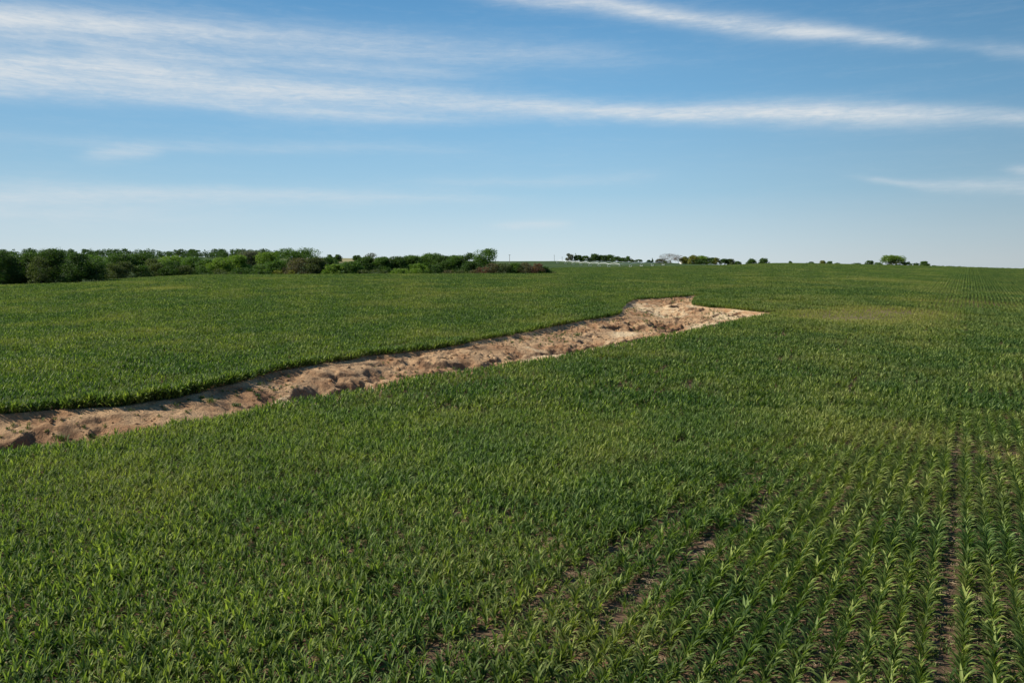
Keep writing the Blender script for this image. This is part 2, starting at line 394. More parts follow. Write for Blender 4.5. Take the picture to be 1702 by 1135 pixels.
straw_a = np.clip((Y - 850) / 60, 0, 1) * np.clip((1500 - Y) / 60, 0, 1) * np.clip((pxX - 470) / 20, 0, 1) * np.clip((690 - pxX) / 30, 0, 1)
for _x, _y, _r in [(*cast(1425, 528), 20), (*cast(1490, 524), 16), (*cast(1390, 528), 10)]:     # thin stand over pale washed soil
    straw_a = np.maximum(straw_a, .4 * np.exp(-(((X - _x) / (_r * .6)) ** 2 + ((Y - _y) / (_r * .8)) ** 2)))
ground = new_mesh_obj("ground", np.stack([X, Y, Z], -1).reshape(-1, 3), faces, M_SOIL, smooth=True,
                      attrs={'grass': ('POINT', 'FLOAT', grass_a), 'straw': ('POINT', 'FLOAT', straw_a)})
ground['kind'] = 'structure'; ground['label'] = "brown field soil and distant rolling farmland"; ground['category'] = "ground"

# the eroded gully: its own finely modelled sheet laid in the cut of the ground
GS = 0.2
PITS = [(598, 622, 2.2, 1.9), (583, 631, 1.3, 1.0), (525, 632, 1.8, 1.1), (630, 606, 1.4, .6), (32, 712, 1.8, 1.1), (50, 704, 1.2, .5), (770, 600, 2.0, .5), (935, 566, 1.8, .7), (870, 575, 1.6, .6), (1000, 560, 2, .6),
        (1110, 531, 2.6, 1.1), (1118, 513, 1.6, .5), (960, 562, 1.3, .6), (455, 642, 1.0, .5), (905, 570, 1.2, .5), (1065, 545, 1.5, .5), (110, 700, .8, .3)]
SANDS = [(950, 578, 7), (985, 573, 6), (915, 584, 5), (1065, 564, 6.5), (1040, 567, 5.5), (1100, 557, 5), (1100, 509, 8), (1085, 508, 6), (1220, 520, 6), (1180, 530, 4), (1170, 540, 4), (1040, 541, 3), (720, 612, 3), (560, 640, 1.6), (120, 725, 2.0), (60, 735, 2), (1140, 549, 4), (250, 695, 1.5), (620, 625, .7), (475, 643, 1.3)]
def gully_surface(x, y, sd):
    """height, and how sandy / how far darkened the soil colour is"""
    base = field_z(x, y)
    dep = gully_depth(x, y, sd)
    inside = np.clip(sd / 1.2, 0, 1)
    a = x * 0.80 + y * 0.60; b = -x * 0.60 + y * 0.80           # along / across the gully
    wob = (fbm(x, y, 5, 3, 60) - 0.5) * 5
    rill = np.abs(fbm(a + wob, b * 0.35, 2.6, 3, 61) - 0.5) * 2      # rills running down the bank
    rid = 1 - np.abs(fbm(x, y, 7.0, 4, 65) - 0.5) * 4
    lump = 0.30 * (fbm(x, y, 2.4, 2, 69) - .5) + 0.55 * (fbm(x, y, 0.9, 3, 70, 0.7) - 0.5)
    terr = fbm(a * 0.6, b * 1.6 + wob * .3, 5.5, 3, 80); step_ = np.clip((terr - 0.5) * 34, -1, 1)
    steep = np.clip(fbm(x, y, 9, 2, 90) * 2.6 - 0.75, 0, 1)
    rough = 0.45 + 0.9 * steep
    z = base - dep + inside * (-(0.30 - rill) * -0.35 * rough + 0.26 * step_ * rough + 0.75 * lump * rough - 0.10 * rid - 0.30 * np.clip(0.10 - np.abs(fbm(x + wob * .2, y, 1.7, 3, 140) - .5), 0, .1) / .1 * (0.3 + steep))
    darkening = np.zeros_like(x); 
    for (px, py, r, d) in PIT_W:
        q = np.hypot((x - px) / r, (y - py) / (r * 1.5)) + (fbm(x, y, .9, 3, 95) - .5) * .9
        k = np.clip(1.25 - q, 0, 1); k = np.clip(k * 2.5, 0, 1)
        z = z - .7 * d * k * inside; darkening = np.maximum(darkening, k * .8)
    sand = np.zeros_like(x)
    for (px, py, r) in SAND_W:
        q = np.hypot((x - px) / r, (y - py) / (r * 1.3)) + (fbm(x, y, 2.2, 3, 98) - .5) * 1.1
        sand = np.maximum(sand, np.clip((1 - q) * 3, 0, 1))
    z = z + 0.0
    return z, sand, darkening
PIT_W = [(*cast(x, y), r, d) for x, y, r, d in PITS]
_pr = random.Random(4)
while len(PIT_W) < 40:      # many small broken hollows along the bank
    _px, _py = _pr.uniform(POLY[:, 0].min() + 30, POLY[:, 0].max()), _pr.uniform(55, 165)
    if float(poly_sd(np.array([_px]), np.array([_py]))[0]) > 2.5: PIT_W.append((_px, _py, _pr.uniform(.45, 1.5), _pr.uniform(.4, 1.0)))
SAND_W = [(*cast(x, y), r) for x, y, r in SANDS]
gx = np.arange(POLY[:, 0].min() - 3, POLY[:, 0].max() + 4, GS); gy = np.arange(POLY[:, 1].min() - 3, POLY[:, 1].max() + 4, GS)
X2, Y2 = np.meshgrid(gx, gy); SD2 = gully_sd(X2, Y2)
Z2, sand2, darkening2 = gully_surface(X2, Y2, SD2)
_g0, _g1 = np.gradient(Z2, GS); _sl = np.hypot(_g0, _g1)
darkening2 = np.maximum(darkening2, np.clip((_sl - .7) * 1.2, 0, .7) * (SD2 > .8)); sand2 = sand2 * np.clip(1.6 - _sl * 1.6, 0, 1)  # soil colour darkened where the bank is steep
Z2 = np.where(SD2 < 0, Z2 + 0.05 * np.clip(1 + SD2 / 0.8, 0, 1) - 0.10 * np.clip(-SD2 - 0.6, 0, 1), Z2)
keep = SD2 > -1.1
idx = np.arange(X2.size).reshape(X2.shape)
fk = keep[:-1, :-1] & keep[1:, 1:] & keep[:-1, 1:] & keep[1:, :-1]
faces = np.stack([idx[:-1, :-1], idx[:-1, 1:], idx[1:, 1:], idx[1:, :-1]], -1)[fk]
used = np.zeros(X2.size, bool); used[faces.ravel()] = True; remap = np.cumsum(used) - 1
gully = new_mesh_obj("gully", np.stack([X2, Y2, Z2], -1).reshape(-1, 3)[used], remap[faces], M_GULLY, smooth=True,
                     attrs={'sand': ('POINT', 'FLOAT', sand2.ravel()[used]), 'darkening': ('POINT', 'FLOAT', darkening2.ravel()[used])})
gully['kind'] = 'structure'; gully['label'] = "eroded reddish tan gully cutting through the corn field"; gully['category'] = "gully"
def gully_z(x, y):
    x = np.atleast_1d(np.asarray(x, float)); y = np.atleast_1d(np.asarray(y, float)); s = gully_sd(x, y)
    return np.where(s > 0, gully_surface(x, y, s)[0], field_z(x, y))

# ---------------------------------------------------------------- corn plants
def corn_leaves(r, ox=0, oy=0, n=9, seg=6, fold=True, size=1.0, plane=0.0, spread=0.5, wmul=1.0):
    V, Fc, A = [], [], []
    base_h = 0.04
    for i in range(n):
        k = i / (n - 1)
        az = plane + (math.pi if i % 2 else 0) + r.gauss(0, spread)
        L = (0.34 + 0.30 * math.sin(math.pi * (0.25 + 0.62 * k))) * size * r.uniform(0.82, 1.15)
        W = (0.032 + 0.013 * math.sin(math.pi * k)) * size * wmul * r.uniform(0.85, 1.15)
        h = (base_h + 0.34 * k) * size
        pitch = R(42 + 38 * k + r.uniform(-10, 10)); droop = R((r.uniform(35, 90) if r.random() < .6 else r.uniform(90, 150)) * (1.1 - 0.5 * k))
        tw = r.uniform(-0.7, 0.7)
        px_, pz = 0.0, h; pts = []
        for s in range(seg + 1):
            t = s / seg; pts.append((px_, pz, pitch - droop * t * t))
            a = pitch - droop * t * t
            px_ += math.cos(a) * L / seg; pz += math.sin(a) * L / seg
        ca, sa = math.cos(az), math.sin(az); lv = r.random() * .26 if r.random() < .76 else r.uniform(.45, 1)  # leaf tone varies; the pale share paints sunlit sparkle into the colour
        row0 = len(V); cols = 3 if fold else 2
        for s, (x, z, a) in enumerate(pts):
            t = s / seg; w = W * (0.55 + 1.1 * t if t < 0.4 else 1.0) * (1 - max(0, t - 0.4) ** 1.6 * 2.1)
            w = max(w, 0.002); roll = tw * t
            lx, ly = -sa, ca
            ux_, uz = -math.sin(a), math.cos(a)
            for c in ((-1, 0, 1) if fold else (-1, 1)):
                lift = abs(c) * w * 0.45
                sx = c * w * math.cos(roll); sz = c * w * math.sin(roll) + lift
                V.append((ox + ca * (x + ux_ * sz) + lx * sx, oy + sa * (x + ux_ * sz) + ly * sx, max(z + uz * sz, 0.01)))
        for s in range(seg):
            for c in range(cols - 1):
                a0 = row0 + s * cols + c
                Fc.append((a0, a0 + 1, a0 + cols + 1, a0 + cols)); A.append(lv * (0.85 + 0.15 * s / seg))
    return V, Fc, A
def tube(V, Fc, p0, p1, r0, r1, n=5):
    p0 = Vector(p0); p1 = Vector(p1); d = (p1 - p0).normalized(); q = d.to_track_quat('Z', 'Y'); b = len(V)
    for p, r in ((p0, r0), (p1, r1)):
        for i in range(n):
            a = 2 * math.pi * i / n; V.append(tuple(p + q @ Vector((math.cos(a) * r, math.sin(a) * r, 0))))
    for i in range(n): Fc.append((b + i, b + (i + 1) % n, b + n + (i + 1) % n, b + n + i))
def stalk(size=1.0):
    V, Fc = [], []
    tube(V, Fc, (0, 0, -0.03), (0, 0, 0.18 * size), 0.016 * size, 0.012 * size); tube(V, Fc, (0, 0, 0.18 * size), (0, 0, 0.42 * size), 0.012 * size, 0.004 * size)
    return V, Fc
def dedup_mesh(name, V, Fc, A, mat, link=False):
    return new_mesh_obj(name, V, np.array(Fc), mat, link=link, smooth=True, attrs={'leafvar': ('FACE', 'FLOAT', A)})

ROW = 0.762
HEAD = math.atan(ux(1605)); rv = np.array([math.sin(HEAD), math.cos(HEAD)]); qv = np.array([math.cos(HEAD), -math.sin(HEAD)])
r_ = random.Random(11)
NV = 7
row_leaf, wild_leaf = [], []      # leaves fanned across the row / turned every way
protos = bpy.data.collections.new("corn_variants")
def proto(name, V, Fc, A):
    o = dedup_mesh(name, V, Fc, A, M_CORN); protos.objects.link(o); return o
for i in range(NV):
    V, Fc, A = corn_leaves(r_, n=9, plane=0.0, spread=0.50); row_leaf.append(proto("a%02d" % i, V, Fc, A))
for i in range(NV):
    V, Fc, A = corn_leaves(r_, n=9, plane=0.0, spread=1.3, size=0.95, wmul=.92); wild_leaf.append(proto("b%02d" % i, V, Fc, A))
for i in range(6):   # plain plants for the middle distance
    V, Fc, A = corn_leaves(r_, n=8, seg=3, fold=False, plane=0, spread=0.9, wmul=1.15); proto("c%02d" % i, V, Fc, A)
PR, PS = 6, 4.0      # a block: six rows, four metres
for i in range(10):   # blocks of six rows for the far field
    V, Fc, A = [], [], []
    wild = i >= 3
    for a in range(PR):
        for b in range(int(PS / 0.19)):
            ox = (a - (PR - 1) / 2) * ROW + r_.gauss(0, 0.25 if wild else 0.05); oy = -PS / 2 + b * 0.19 + r_.uniform(0, .12)
            v, f, q = corn_leaves(r_, ox, oy, n=7, seg=2, fold=False, plane=0, spread=1.2 if wild else 0.6, wmul=1.3, size=r_.uniform(.85, 1.12))
            o0 = len(V); V += v; Fc += [tuple(k + o0 for k in t) for t in f]; A += q
    proto("d%02d" % i, V, Fc, A)

YELLOW = [(1425, 527, 22, 2.2, .78), (1490, 523, 18, 1.6, .6), (1385, 527, 12, 1.4, .5), (1540, 524, 16, .4, .45), (1350, 527, 14, .5, .3), (1290, 504, 14, .4, .2), (1560, 508, 25, .4, .3), (290, 482, 14, .6, .3), (240, 487, 8, .4, .2), (720, 491, 18, .55, .25), (860, 489, 12, .4, .2), (1490, 470, 25, .5, .3), (1640, 505, 20, .4, .4),
          (1500, 715, 4.5, .5, .35), (1650, 760, 5, .5, .45), (1700, 700, 5, .35, .3), (1020, 714, 3, .4, .15), (1480, 560, 12, .35, .1), (180, 560, 14, .25, 0), (640, 470, 20, .3, .1), (1220, 640, 4, .3, 0), (100, 620, 6, .3, 0), (1680, 1000, 5, .2, .35), (1560, 1080, 3, .2, .25)]
YW = [(*cast(x, y), r, yl, th) for x, y, r, yl, th in YELLOW]
def patches(x, y):
    yl = np.zeros_like(x); th = np.zeros_like(x)
    for (px, py, r, a, b) in YW:
        q = np.exp(-(((x - px) / (r * .6)) ** 2 + ((y - py) / (r * .6)) ** 2) * 1.2) * np.clip(2.6 * fbm(x * .5, y * 1.6, r * .4, 3, 5) - .35, 0, 1.5)
        yl = np.maximum(yl, a * q); th = np.maximum(th, b * q)
    return yl, th
def wildness(x, y):
    """0 where the rows stand clean (right), 1 where the stand is crowded (left)"""
    u = x / np.maximum(y, 5)
    lim = np.interp(y, [20, 35, 60, 110, 190, 260], [0.22, 0.38, 0.75, 0.95, 0.70, 0.58])
    return np.clip((lim - u) / 0.42, 0, 1)
corners = np.array([(u * y, y) for y in (16, 660) for u in (-0.82, 0.82)])
S_ = corners @ rv; T_ = corners @ qv
ns = np.arange(math.floor(S_.min() / PS), math.ceil(S_.max() / PS) + 1); nt = np.arange(math.floor(T_.min() / (PR * ROW)) - 1, math.ceil(T_.max() / (PR * ROW)) + 1)
NSg, NTg = np.meshgrid(ns, nt); cs = (NSg.ravel() + .5) * PS; ct = (NTg.ravel() + .5) * PR * ROW
cx = cs * rv[0] + ct * qv[0]; cy = cs * rv[1] + ct * qv[1]
u = cx / np.maximum(cy, 1)
ok = (cy > 15.5) & (np.abs(u) < 0.80 + 3 / np.maximum(cy, 10)) & (cy < crop_end(u) + 1)
cs, ct, cx, cy, u = cs[ok], ct[ok], cx[ok], cy[ok], u[ok]
sdc = gully_sd(cx, cy); yl, th = patches(cx, cy)
inside = sdc > 4
single = (cy < 62) | ((sdc > -6) & ~inside) | ((th > 0.12) & (cy < 200))
PTS = {k: [] for k in ('co', 'rot', 'scl', 'pick', 'tint')}
def normal_at(x, y, e=1.5):
    dzx = (field_z(x + e, y) - field_z(x - e, y)) / (2 * e); dzy = (field_z(x, y + e) - field_z(x, y - e)) / (2 * e)
    return dzx, dzy
def eulers(x, y, yaw):
    dzx, dzy = normal_at(x, y, 2.0); out = []
    for a, b, w in zip(dzx, dzy, yaw):
        n = Vector((-a, -b, 1)).normalized(); q = Vector((0, 0, 1)).rotation_difference(n)
        out.append((q.to_matrix() @ Matrix.Rotation(w, 3, 'Z')).to_euler()[:])
    return np.array(out)
# far blocks
m = ~single & ~inside
bx, by = cx[m], cy[m]; w = wildness(bx, by)
bx = bx + rng.uniform(-.6, .6, len(bx)) * (w > .6); by = by + rng.uniform(-.6, .6, len(by)) * (w > .6)
n = len(bx); flip = rng.integers(0, 2, n) * math.pi
PTS['co'].append(np.stack([bx, by, field_z(bx, by) - 0.01], -1)); PTS['rot'].append(eulers(bx, by, -HEAD + flip + rng.normal(0, .10, n) * (w > .6)))
hs = 1.0 + 0.28 * (fbm(bx, by, 14, 3, 55) - .5) - 0.35 * th[m]
PTS['scl'].append(np.stack([np.ones(n), np.ones(n), hs], -1)); PTS['pick'].append(np.where(rng.random(n) < w * 1.2, 2 * NV + 9 + rng.integers(0, 7, n), 2 * NV + 6 + rng.integers(0, 3, n)))
PTS['tint'].append(np.clip(yl[m] * 1.0, 0, 1))
print("blocks", n)
# single plants
px0, py0, tt0, ss0 = [], [], [], []
for s_, t_ in zip(cs[single], ct[single]):
    for a in range(PR):
        for b in range(int(PS / 0.19)):
            tt0.append(t_ + (a - (PR - 1) / 2) * ROW); ss0.append(s_ - PS / 2 + b * 0.19)
tt0 = np.array(tt0); ss0 = np.array(ss0)
# crowded stand on the left: extra plants; and a thicker, taller fringe on the far rim of the gully
_x = ss0 * rv[0] + tt0 * qv[0]; _y = ss0 * rv[1] + tt0 * qv[1]; _sd = gully_sd(_x, _y)
_far = (_sd < 0) & (_sd > -2.2) & (gully_sd(_x + .25 * 3, _y - 4.5) > 0)
_dup = ((rng.random(len(_x)) < .15 + .60 * wildness(_x, _y)) & (_y < 62)) | _far
ss0 = np.concatenate([ss0, ss0[_dup] + .09]); tt0 = np.concatenate([tt0, tt0[_dup] + rng.normal(0, .16, _dup.sum())])
rowno = np.round((tt0 / ROW) - .5).astype(int)
x0 = ss0 * rv[0] + tt0 * qv[0]; y0 = ss0 * rv[1] + tt0 * qv[1]
w = wildness(x0, y0); n = len(x0)
gapc = cast(1562, 1060); gap_t = gapc[0] * qv[0] + gapc[1] * qv[1]
tj = tt0 + rng.normal(0, 1, n) * (0.03 + 0.20 * w) + np.where(tt0 < gap_t, -0.20, 0.10) * np.clip((62 - y0) / 15, 0, 1)
tj = tj + 0.05 * np.sin(ss0 * 0.21 + rowno * 1.3)
sj = ss0 + rng.uniform(-.07, .07, n)
x0 = sj * rv[0] + tj * qv[0]; y0 = sj * rv[1] + tj * qv[1]
yl1, th1 = patches(x0, y0); sd1 = gully_sd(x0, y0)
stand = fbm(x0, y0, 1.1, 2, 77)
ok = (sd1 < -0.10) & (rng.random(n) > th1 * 0.9) & (y0 > 15.5) & (y0 < crop_end(x0 / np.maximum(y0, 1)))
for seg in ([(690, 1095), (848, 1036), (960, 950), (1060, 890), (1143, 844), (1250, 785)], [(1000, 1040), (1085, 965), (1200, 885), (1290, 820)]):
    Q = [cast(*p, 0.3) for p in seg]
    for (ax, ay), (bx_, by_) in zip(Q[:-1], Q[1:]):
        ex, ey = bx_ - ax, by_ - ay; t = np.clip(((x0 - ax) * ex + (y0 - ay) * ey) / (ex * ex + ey * ey), 0, 1)
        ok &= ~((np.hypot(x0 - ax - t * ex, y0 - ay - t * ey) < 0.36) & (rng.random(n) < .92))
ok &= ~((stand > 0.80) & (rng.random(n) < .8)) & (rng.random(n) > 0.04)
x0, y0, w, yl1, th1, rowno, sd1, ss0 = (a[ok] for a in (x0, y0, w, yl1, th1, rowno, sd1, ss0)); n = len(x0)
z0 = field_z(x0, y0)
size = (0.96 - 0.07 * w + 0.42 * (fbm(x0, y0, 5, 3, 33) - .5)) * rng.normal(1, .09, n) * (1 - .4 * th1)
far_rim_ = (gully_sd(x0 + .7, y0 - 4.5) > 0) & (sd1 > -4)
size *= 1 + np.where(far_rim_, np.interp(y0, [60, 85, 130, 180], [.50, .42, .15, 0]) * (.5 + fbm(x0, y0, 4, 3, 44)), .15) * np.clip(1.3 + sd1 / 3, 0, 1)
yaw = -HEAD + rng.integers(0, 2, n) * math.pi + rng.normal(0, .2 , n) + rng.uniform(-1, 1, n) * w * 1.3
near = y0 < 62
pick = np.where(near, np.where(rng.random(n) < w, NV, 0) + rng.integers(0, NV, n), 2 * NV + rng.integers(0, 6, n))
tint = np.clip(yl1 + rng.uniform(0, .22, n) ** 1.5 * 1.0, 0, 1)
tx, ty = rng.normal(0, .07, n), rng.normal(0, .07, n)
# the three hundred plants that show largest become things of their own
dy_ = ((CAM_H - z0) / y0 - TAN_P) / (1 + TAN_P * (CAM_H - z0) / y0)
rowpx = 567.5 + F_PX * dy_
colpx = 851 + x0 / (y0 * (math.cos(math.atan(TAN_P)) + math.sin(math.atan(TAN_P)) * (CAM_H - z0) / y0)) * F_PX
cand = np.where((colpx > 4) & (colpx < 1698) & (rowpx < 1140))[0]
cand = cand[np.argsort(-rowpx[cand])][:300]
single_mask = np.zeros(n, bool); single_mask[cand] = True
k = ~single_mask
PTS['co'].append(np.stack([x0, y0, z0], -1)[k]); PTS['rot'].append(np.stack([tx, ty, yaw], -1)[k])
PTS['scl'].append(np.repeat(size[:, None], 3, 1)[k]); PTS['pick'].append(pick[k]); PTS['tint'].append(tint[k])
print("single plants", n, 'protos', len(protos.objects))

cat = {k_: np.concatenate(v) for k_, v in PTS.items()}
crop = new_mesh_obj("corn_crop", cat['co'], [], None, attrs={
    'rot': ('POINT', 'FLOAT_VECTOR', cat['rot']), 'scl': ('POINT', 'FLOAT_VECTOR', cat['scl']), 'pick': ('POINT', 'INT', cat['pick']), 'tint': ('POINT', 'FLOAT', cat['tint'])})
crop['kind'] = 'stuff'; crop['label'] = "wide green field of young corn in rows on both sides of the gully"; crop['category'] = "corn crop"
def instancer(obj, coll, name):
    g = bpy.data.node_groups.new(name, 'GeometryNodeTree')
    g.interface.new_socket('Geometry', in_out='INPUT', socket_type='NodeSocketGeometry')
    g.interface.new_socket('Geometry', in_out='OUTPUT', socket_type='NodeSocketGeometry')
    N, L = g.nodes, g.links
    gi, go = N.new('NodeGroupInput'), N.new('NodeGroupOutput')
    mp = N.new('GeometryNodeMeshToPoints'); iop = N.new('GeometryNodeInstanceOnPoints'); ci = N.new('GeometryNodeCollectionInfo')
    ci.inputs['Collection'].default_value = coll; ci.inputs['Separate Children'].default_value = True; ci.inputs['Reset Children'].default_value = True
    def attr(nm, typ):
        a = N.new('GeometryNodeInputNamedAttribute'); a.data_type = typ; a.inputs[0].default_value = nm; return [o for o in a.outputs if o.enabled and o.name == 'Attribute'][0]
    e2r = N.new('FunctionNodeEulerToRotation')
    L.new(gi.outputs[0], mp.inputs[0]); L.new(mp.outputs[0], iop.inputs['Points']); L.new(ci.outputs[0], iop.inputs['Instance'])
    iop.inputs['Pick Instance'].default_value = True
    L.new(attr('pick', 'INT'), iop.inputs['Instance Index']); L.new(attr('rot', 'FLOAT_VECTOR'), e2r.inputs[0]); L.new(e2r.outputs[0], iop.inputs['Rotation'])
    L.new(attr('scl', 'FLOAT_VECTOR'), iop.inputs['Scale'])
    L.new(iop.outputs[0], go.inputs[0])
    md = obj.modifiers.new(name, 'NODES'); md.node_group = g
instancer(crop, protos, "corn_instances")

ONES = "zeroth first second third fourth fifth sixth seventh eighth ninth tenth eleventh twelfth thirteenth fourteenth fifteenth sixteenth seventeenth eighteenth nineteenth".split()
TENS = {2: "twent", 3: "thirt", 4: "fort", 5: "fift"}
def ordinal(n):
    if n < 20: return ONES[n]
    t, o = divmod(n, 10)
    return TENS[t] + ("ieth" if o == 0 else "y-" + ONES[o])
sv, sf = stalk(); stalk_me = new_mesh_obj("stalk", sv, np.array(sf), M_STALK, link=False, smooth=True)
first = None
rows_sorted = sorted(set(rowno[cand]), reverse=True)       # from the right-hand corner leftwards
for rn, rr in enumerate(rows_sorted, 1):
    mem = [i for i in cand if rowno[i] == rr]; mem.sort(key=lambda i: ss0[i])
    for j, i in enumerate(mem, 1):
        if first is None:
            root = bpy.data.objects.new("corn_plant", None); root.empty_display_size = 0.3; C.objects.link(root)
            root['category'] = "corn plant"; root['group'] = "corn plants nearest the camera"
            stalk_me.parent = root; C.objects.link(stalk_me); first = (root, stalk_me)
            lf = bpy.data.objects.new("leaves", row_leaf[0].data); lf.parent = root; C.objects.link(lf); first = (root, stalk_me, lf)
        else:
            root = first[0].copy(); C.objects.link(root)
            st = first[1].copy(); st.parent = root; C.objects.link(st)
            lf = first[2].copy(); lf.parent = root; C.objects.link(lf)
        pk = int(pick[i]); lf.data = (row_leaf + wild_leaf)[pk % (2 * NV)].data; lf['tint'] = float(tint[i])
        root.location = (x0[i], y0[i], z0[i]); root.rotation_euler = (tx[i], ty[i], yaw[i]); root.scale = (size[i],) * 3
        look = "small" if size[i] < 0.88 else ("large" if size[i] > 1.12 else "leafy")
        root['label'] = "%s green corn plant, %s from the bottom edge in the %s row from the right" % (look, ordinal(j), ordinal(rn))

# ---------------------------------------------------------------- weeds and clods in the gully
def weed_mesh(r, n=26, h=0.35, w=0.05, rad=0.3):
    V, Fc, A = [], [], []
    for i in range(n):
        a = r.uniform(0, 2 * math.pi); q = r.uniform(0, rad); bx, by = q * math.cos(a), q * math.sin(a)
        L = h * r.uniform(.5, 1.1); az = r.uniform(0, 6.28); p = R(r.uniform(35, 85)); b = len(V); lv = r.random()
        tip_ = (bx + math.cos(az) * math.cos(p) * L, by + math.sin(az) * math.cos(p) * L, math.sin(p) * L)
        mid = tuple((c0 + c1) / 2 for c0, c1 in zip((bx, by, .06), tip_)); sx, sy = -math.sin(az) * w / 2, math.cos(az) * w / 2
        V += [(bx - sx * .5, by - sy * .5, -.02), (bx + sx * .5, by + sy * .5, -.02), (mid[0] + sx, mid[1] + sy, mid[2] + .03), (mid[0] - sx, mid[1] - sy, mid[2] + .03),
              (tip_[0] + sx * .1, tip_[1] + sy * .1, tip_[2]), (tip_[0] - sx * .1, tip_[1] - sy * .1, tip_[2])]
        Fc += [(b, b + 1, b + 2, b + 3), (b + 3, b + 2, b + 4, b + 5)]; A += [lv, lv]
    return V, Fc, A
def clod_mesh(r):
    V, Fc = [], []
    n, m = 7, 5
    ph = [r.uniform(.65, 1.2) for _ in range(n * m)]
    for j in range(m):
        t = math.pi * (0.12 + 0.62 * j / (m - 1))
        for i in range(n):
            a = 2 * math.pi * i / n; k_ = ph[j * n + i]
            V.append((math.sin(t) * math.cos(a) * k_, math.sin(t) * math.sin(a) * k_ * .8, math.cos(t) * k_ * .75))
    for j in range(m - 1):
        for i in range(n): Fc.append((j * n + i, j * n + (i + 1) % n, (j + 1) * n + (i + 1) % n, (j + 1) * n + i))
    V.append((0, 0, .8)); 
    for i in range(0, n): Fc.append((i, (i + 1) % n, len(V) - 1, len(V) - 1))
    return V, Fc
def spot_points(nn, seed, smin=0.5):
    g = np.random.default_rng(seed)
    x = g.uniform(POLY[:, 0].min(), POLY[:, 0].max(), nn * 8); y = g.uniform(POLY[:, 1].min(), POLY[:, 1].max(), nn * 8)
    s = gully_sd(x, y); k_ = (s > smin)
    return x[k_], y[k_], s[k_], g
wc = bpy.data.collections.new("weed_variants"); r2 = random.Random(5)
for i in range(4):
    V, Fc, A = weed_mesh(r2, 22, .20 + .06 * i, .035, .12 + .05 * i)
    wc.objects.link(dedup_mesh("w%02d" % i, V, Fc, A, M_WEED))
x, y, s, g = spot_points(3600, 3)
den = fbm(x, y, 6, 3, 120); k_ = (g.random(len(x)) < np.clip((den - .44) * 4, .03, .9)); x, y = x[k_], y[k_]; n = len(x)
print("weeds", n)
weeds = new_mesh_obj("weeds", np.stack([x, y, gully_z(x, y)], -1), [], None, attrs={
    'rot': ('POINT', 'FLOAT_VECTOR', np.stack([np.zeros(n), np.zeros(n), g.uniform(0, 6, n)], -1)), 'scl': ('POINT', 'FLOAT_VECTOR', np.repeat(g.uniform(.35, 1.15, n)[:, None], 3, 1)),
    'pick': ('POINT', 'INT', g.integers(0, 4, n)), 'tint': ('POINT', 'FLOAT', g.uniform(0, .5, n))})
weeds['kind'] = 'stuff'; weeds['label'] = "thin scatter of small green weeds over the bare gully soil"; weeds['category'] = "weeds"
instancer(weeds, wc, "weed_instances")
for i in range(4):    # low wide weeds of the field and stubble left from last year
    V, Fc, A = weed_mesh(r2, 16, .13, .035, .16); wc.objects.link(dedup_mesh("x%02d" % i, V, Fc, A, M_WEED))
M_STRAW = plain("old_straw", (0.36, 0.28, 0.17), 0.8)
for i in range(3):
    V, Fc = [], []
    for _ in range(7):
        a = r2.uniform(0, 3.14); px_, py_ = r2.gauss(0, .16), r2.gauss(0, .16); L = r2.uniform(.05, .16)
        tube(V, Fc, (px_ - math.cos(a) * L, py_ - math.sin(a) * L, .012), (px_ + math.cos(a) * L, py_ + math.sin(a) * L, r2.uniform(.015, .06)), .007, .006, 4)
    wc.objects.link(new_mesh_obj("y%02d" % i, V, np.array(Fc), M_STRAW, link=False))
g = np.random.default_rng(77); nn = 30000
y = np.sqrt(g.uniform(16 ** 2, 70 ** 2, nn)); x = g.uniform(-.8, .8, nn) * y; k_ = gully_sd(x, y) < -.3; x, y = x[k_], y[k_]; n = len(x)
kind_ = np.where(g.random(n) < .62, g.integers(4, 8, n), g.integers(8, 11, n))
fw = new_mesh_obj("undergrowth", np.stack([x, y, field_z(x, y) + .005], -1), [], None, attrs={
    'rot': ('POINT', 'FLOAT_VECTOR', np.stack([np.zeros(n), np.zeros(n), g.uniform(0, 6, n)], -1)), 'scl': ('POINT', 'FLOAT_VECTOR', np.repeat(g.uniform(.5, 1.3, n)[:, None], 3, 1)),
    'pick': ('POINT', 'INT', kind_), 'tint': ('POINT', 'FLOAT', g.uniform(0, .3, n))})
fw['kind'] = 'stuff'; fw['label'] = "low weeds and old straw lying on the soil between the corn rows"; fw['category'] = "undergrowth"
instancer(fw, wc, "undergrowth_instances")
cc = bpy.data.collections.new("clod_variants")
for i in range(5):
    V, Fc = clod_mesh(r2); V = np.array(V); o = new_mesh_obj("k%02d" % i, V, [tuple(dict.fromkeys(f)) for f in Fc], M_GULLY, link=False); cc.objects.link(o)
x, y, s, g = spot_points(5200, 8, .3)
den = fbm(x, y, 5, 3, 130); k_ = (g.random(len(x)) < np.clip((den - .38) * 4, .08, .95)); x, y = x[k_], y[k_]; k_ = gully_surface(x, y, gully_sd(x, y))[1] < .3; x, y = x[k_], y[k_]; n = len(x)
print("clods", n)
sz = .05 + .26 * g.random(n) ** 2.5
clods = new_mesh_obj("soil_clods", np.stack([x, y, gully_z(x, y) + 0.01], -1), [], None, attrs={
    'rot': ('POINT', 'FLOAT_VECTOR', np.stack([g.normal(0, .3, n), g.normal(0, .3, n), g.uniform(0, 6, n)], -1)), 'scl': ('POINT', 'FLOAT_VECTOR', np.stack([sz * g.uniform(.8, 1.6, n), sz, sz * g.uniform(.6, 1.1, n)], -1)),
    'pick': ('POINT', 'INT', g.integers(0, 5, n)), 'tint': ('POINT', 'FLOAT', g.uniform(0, .5, n))})
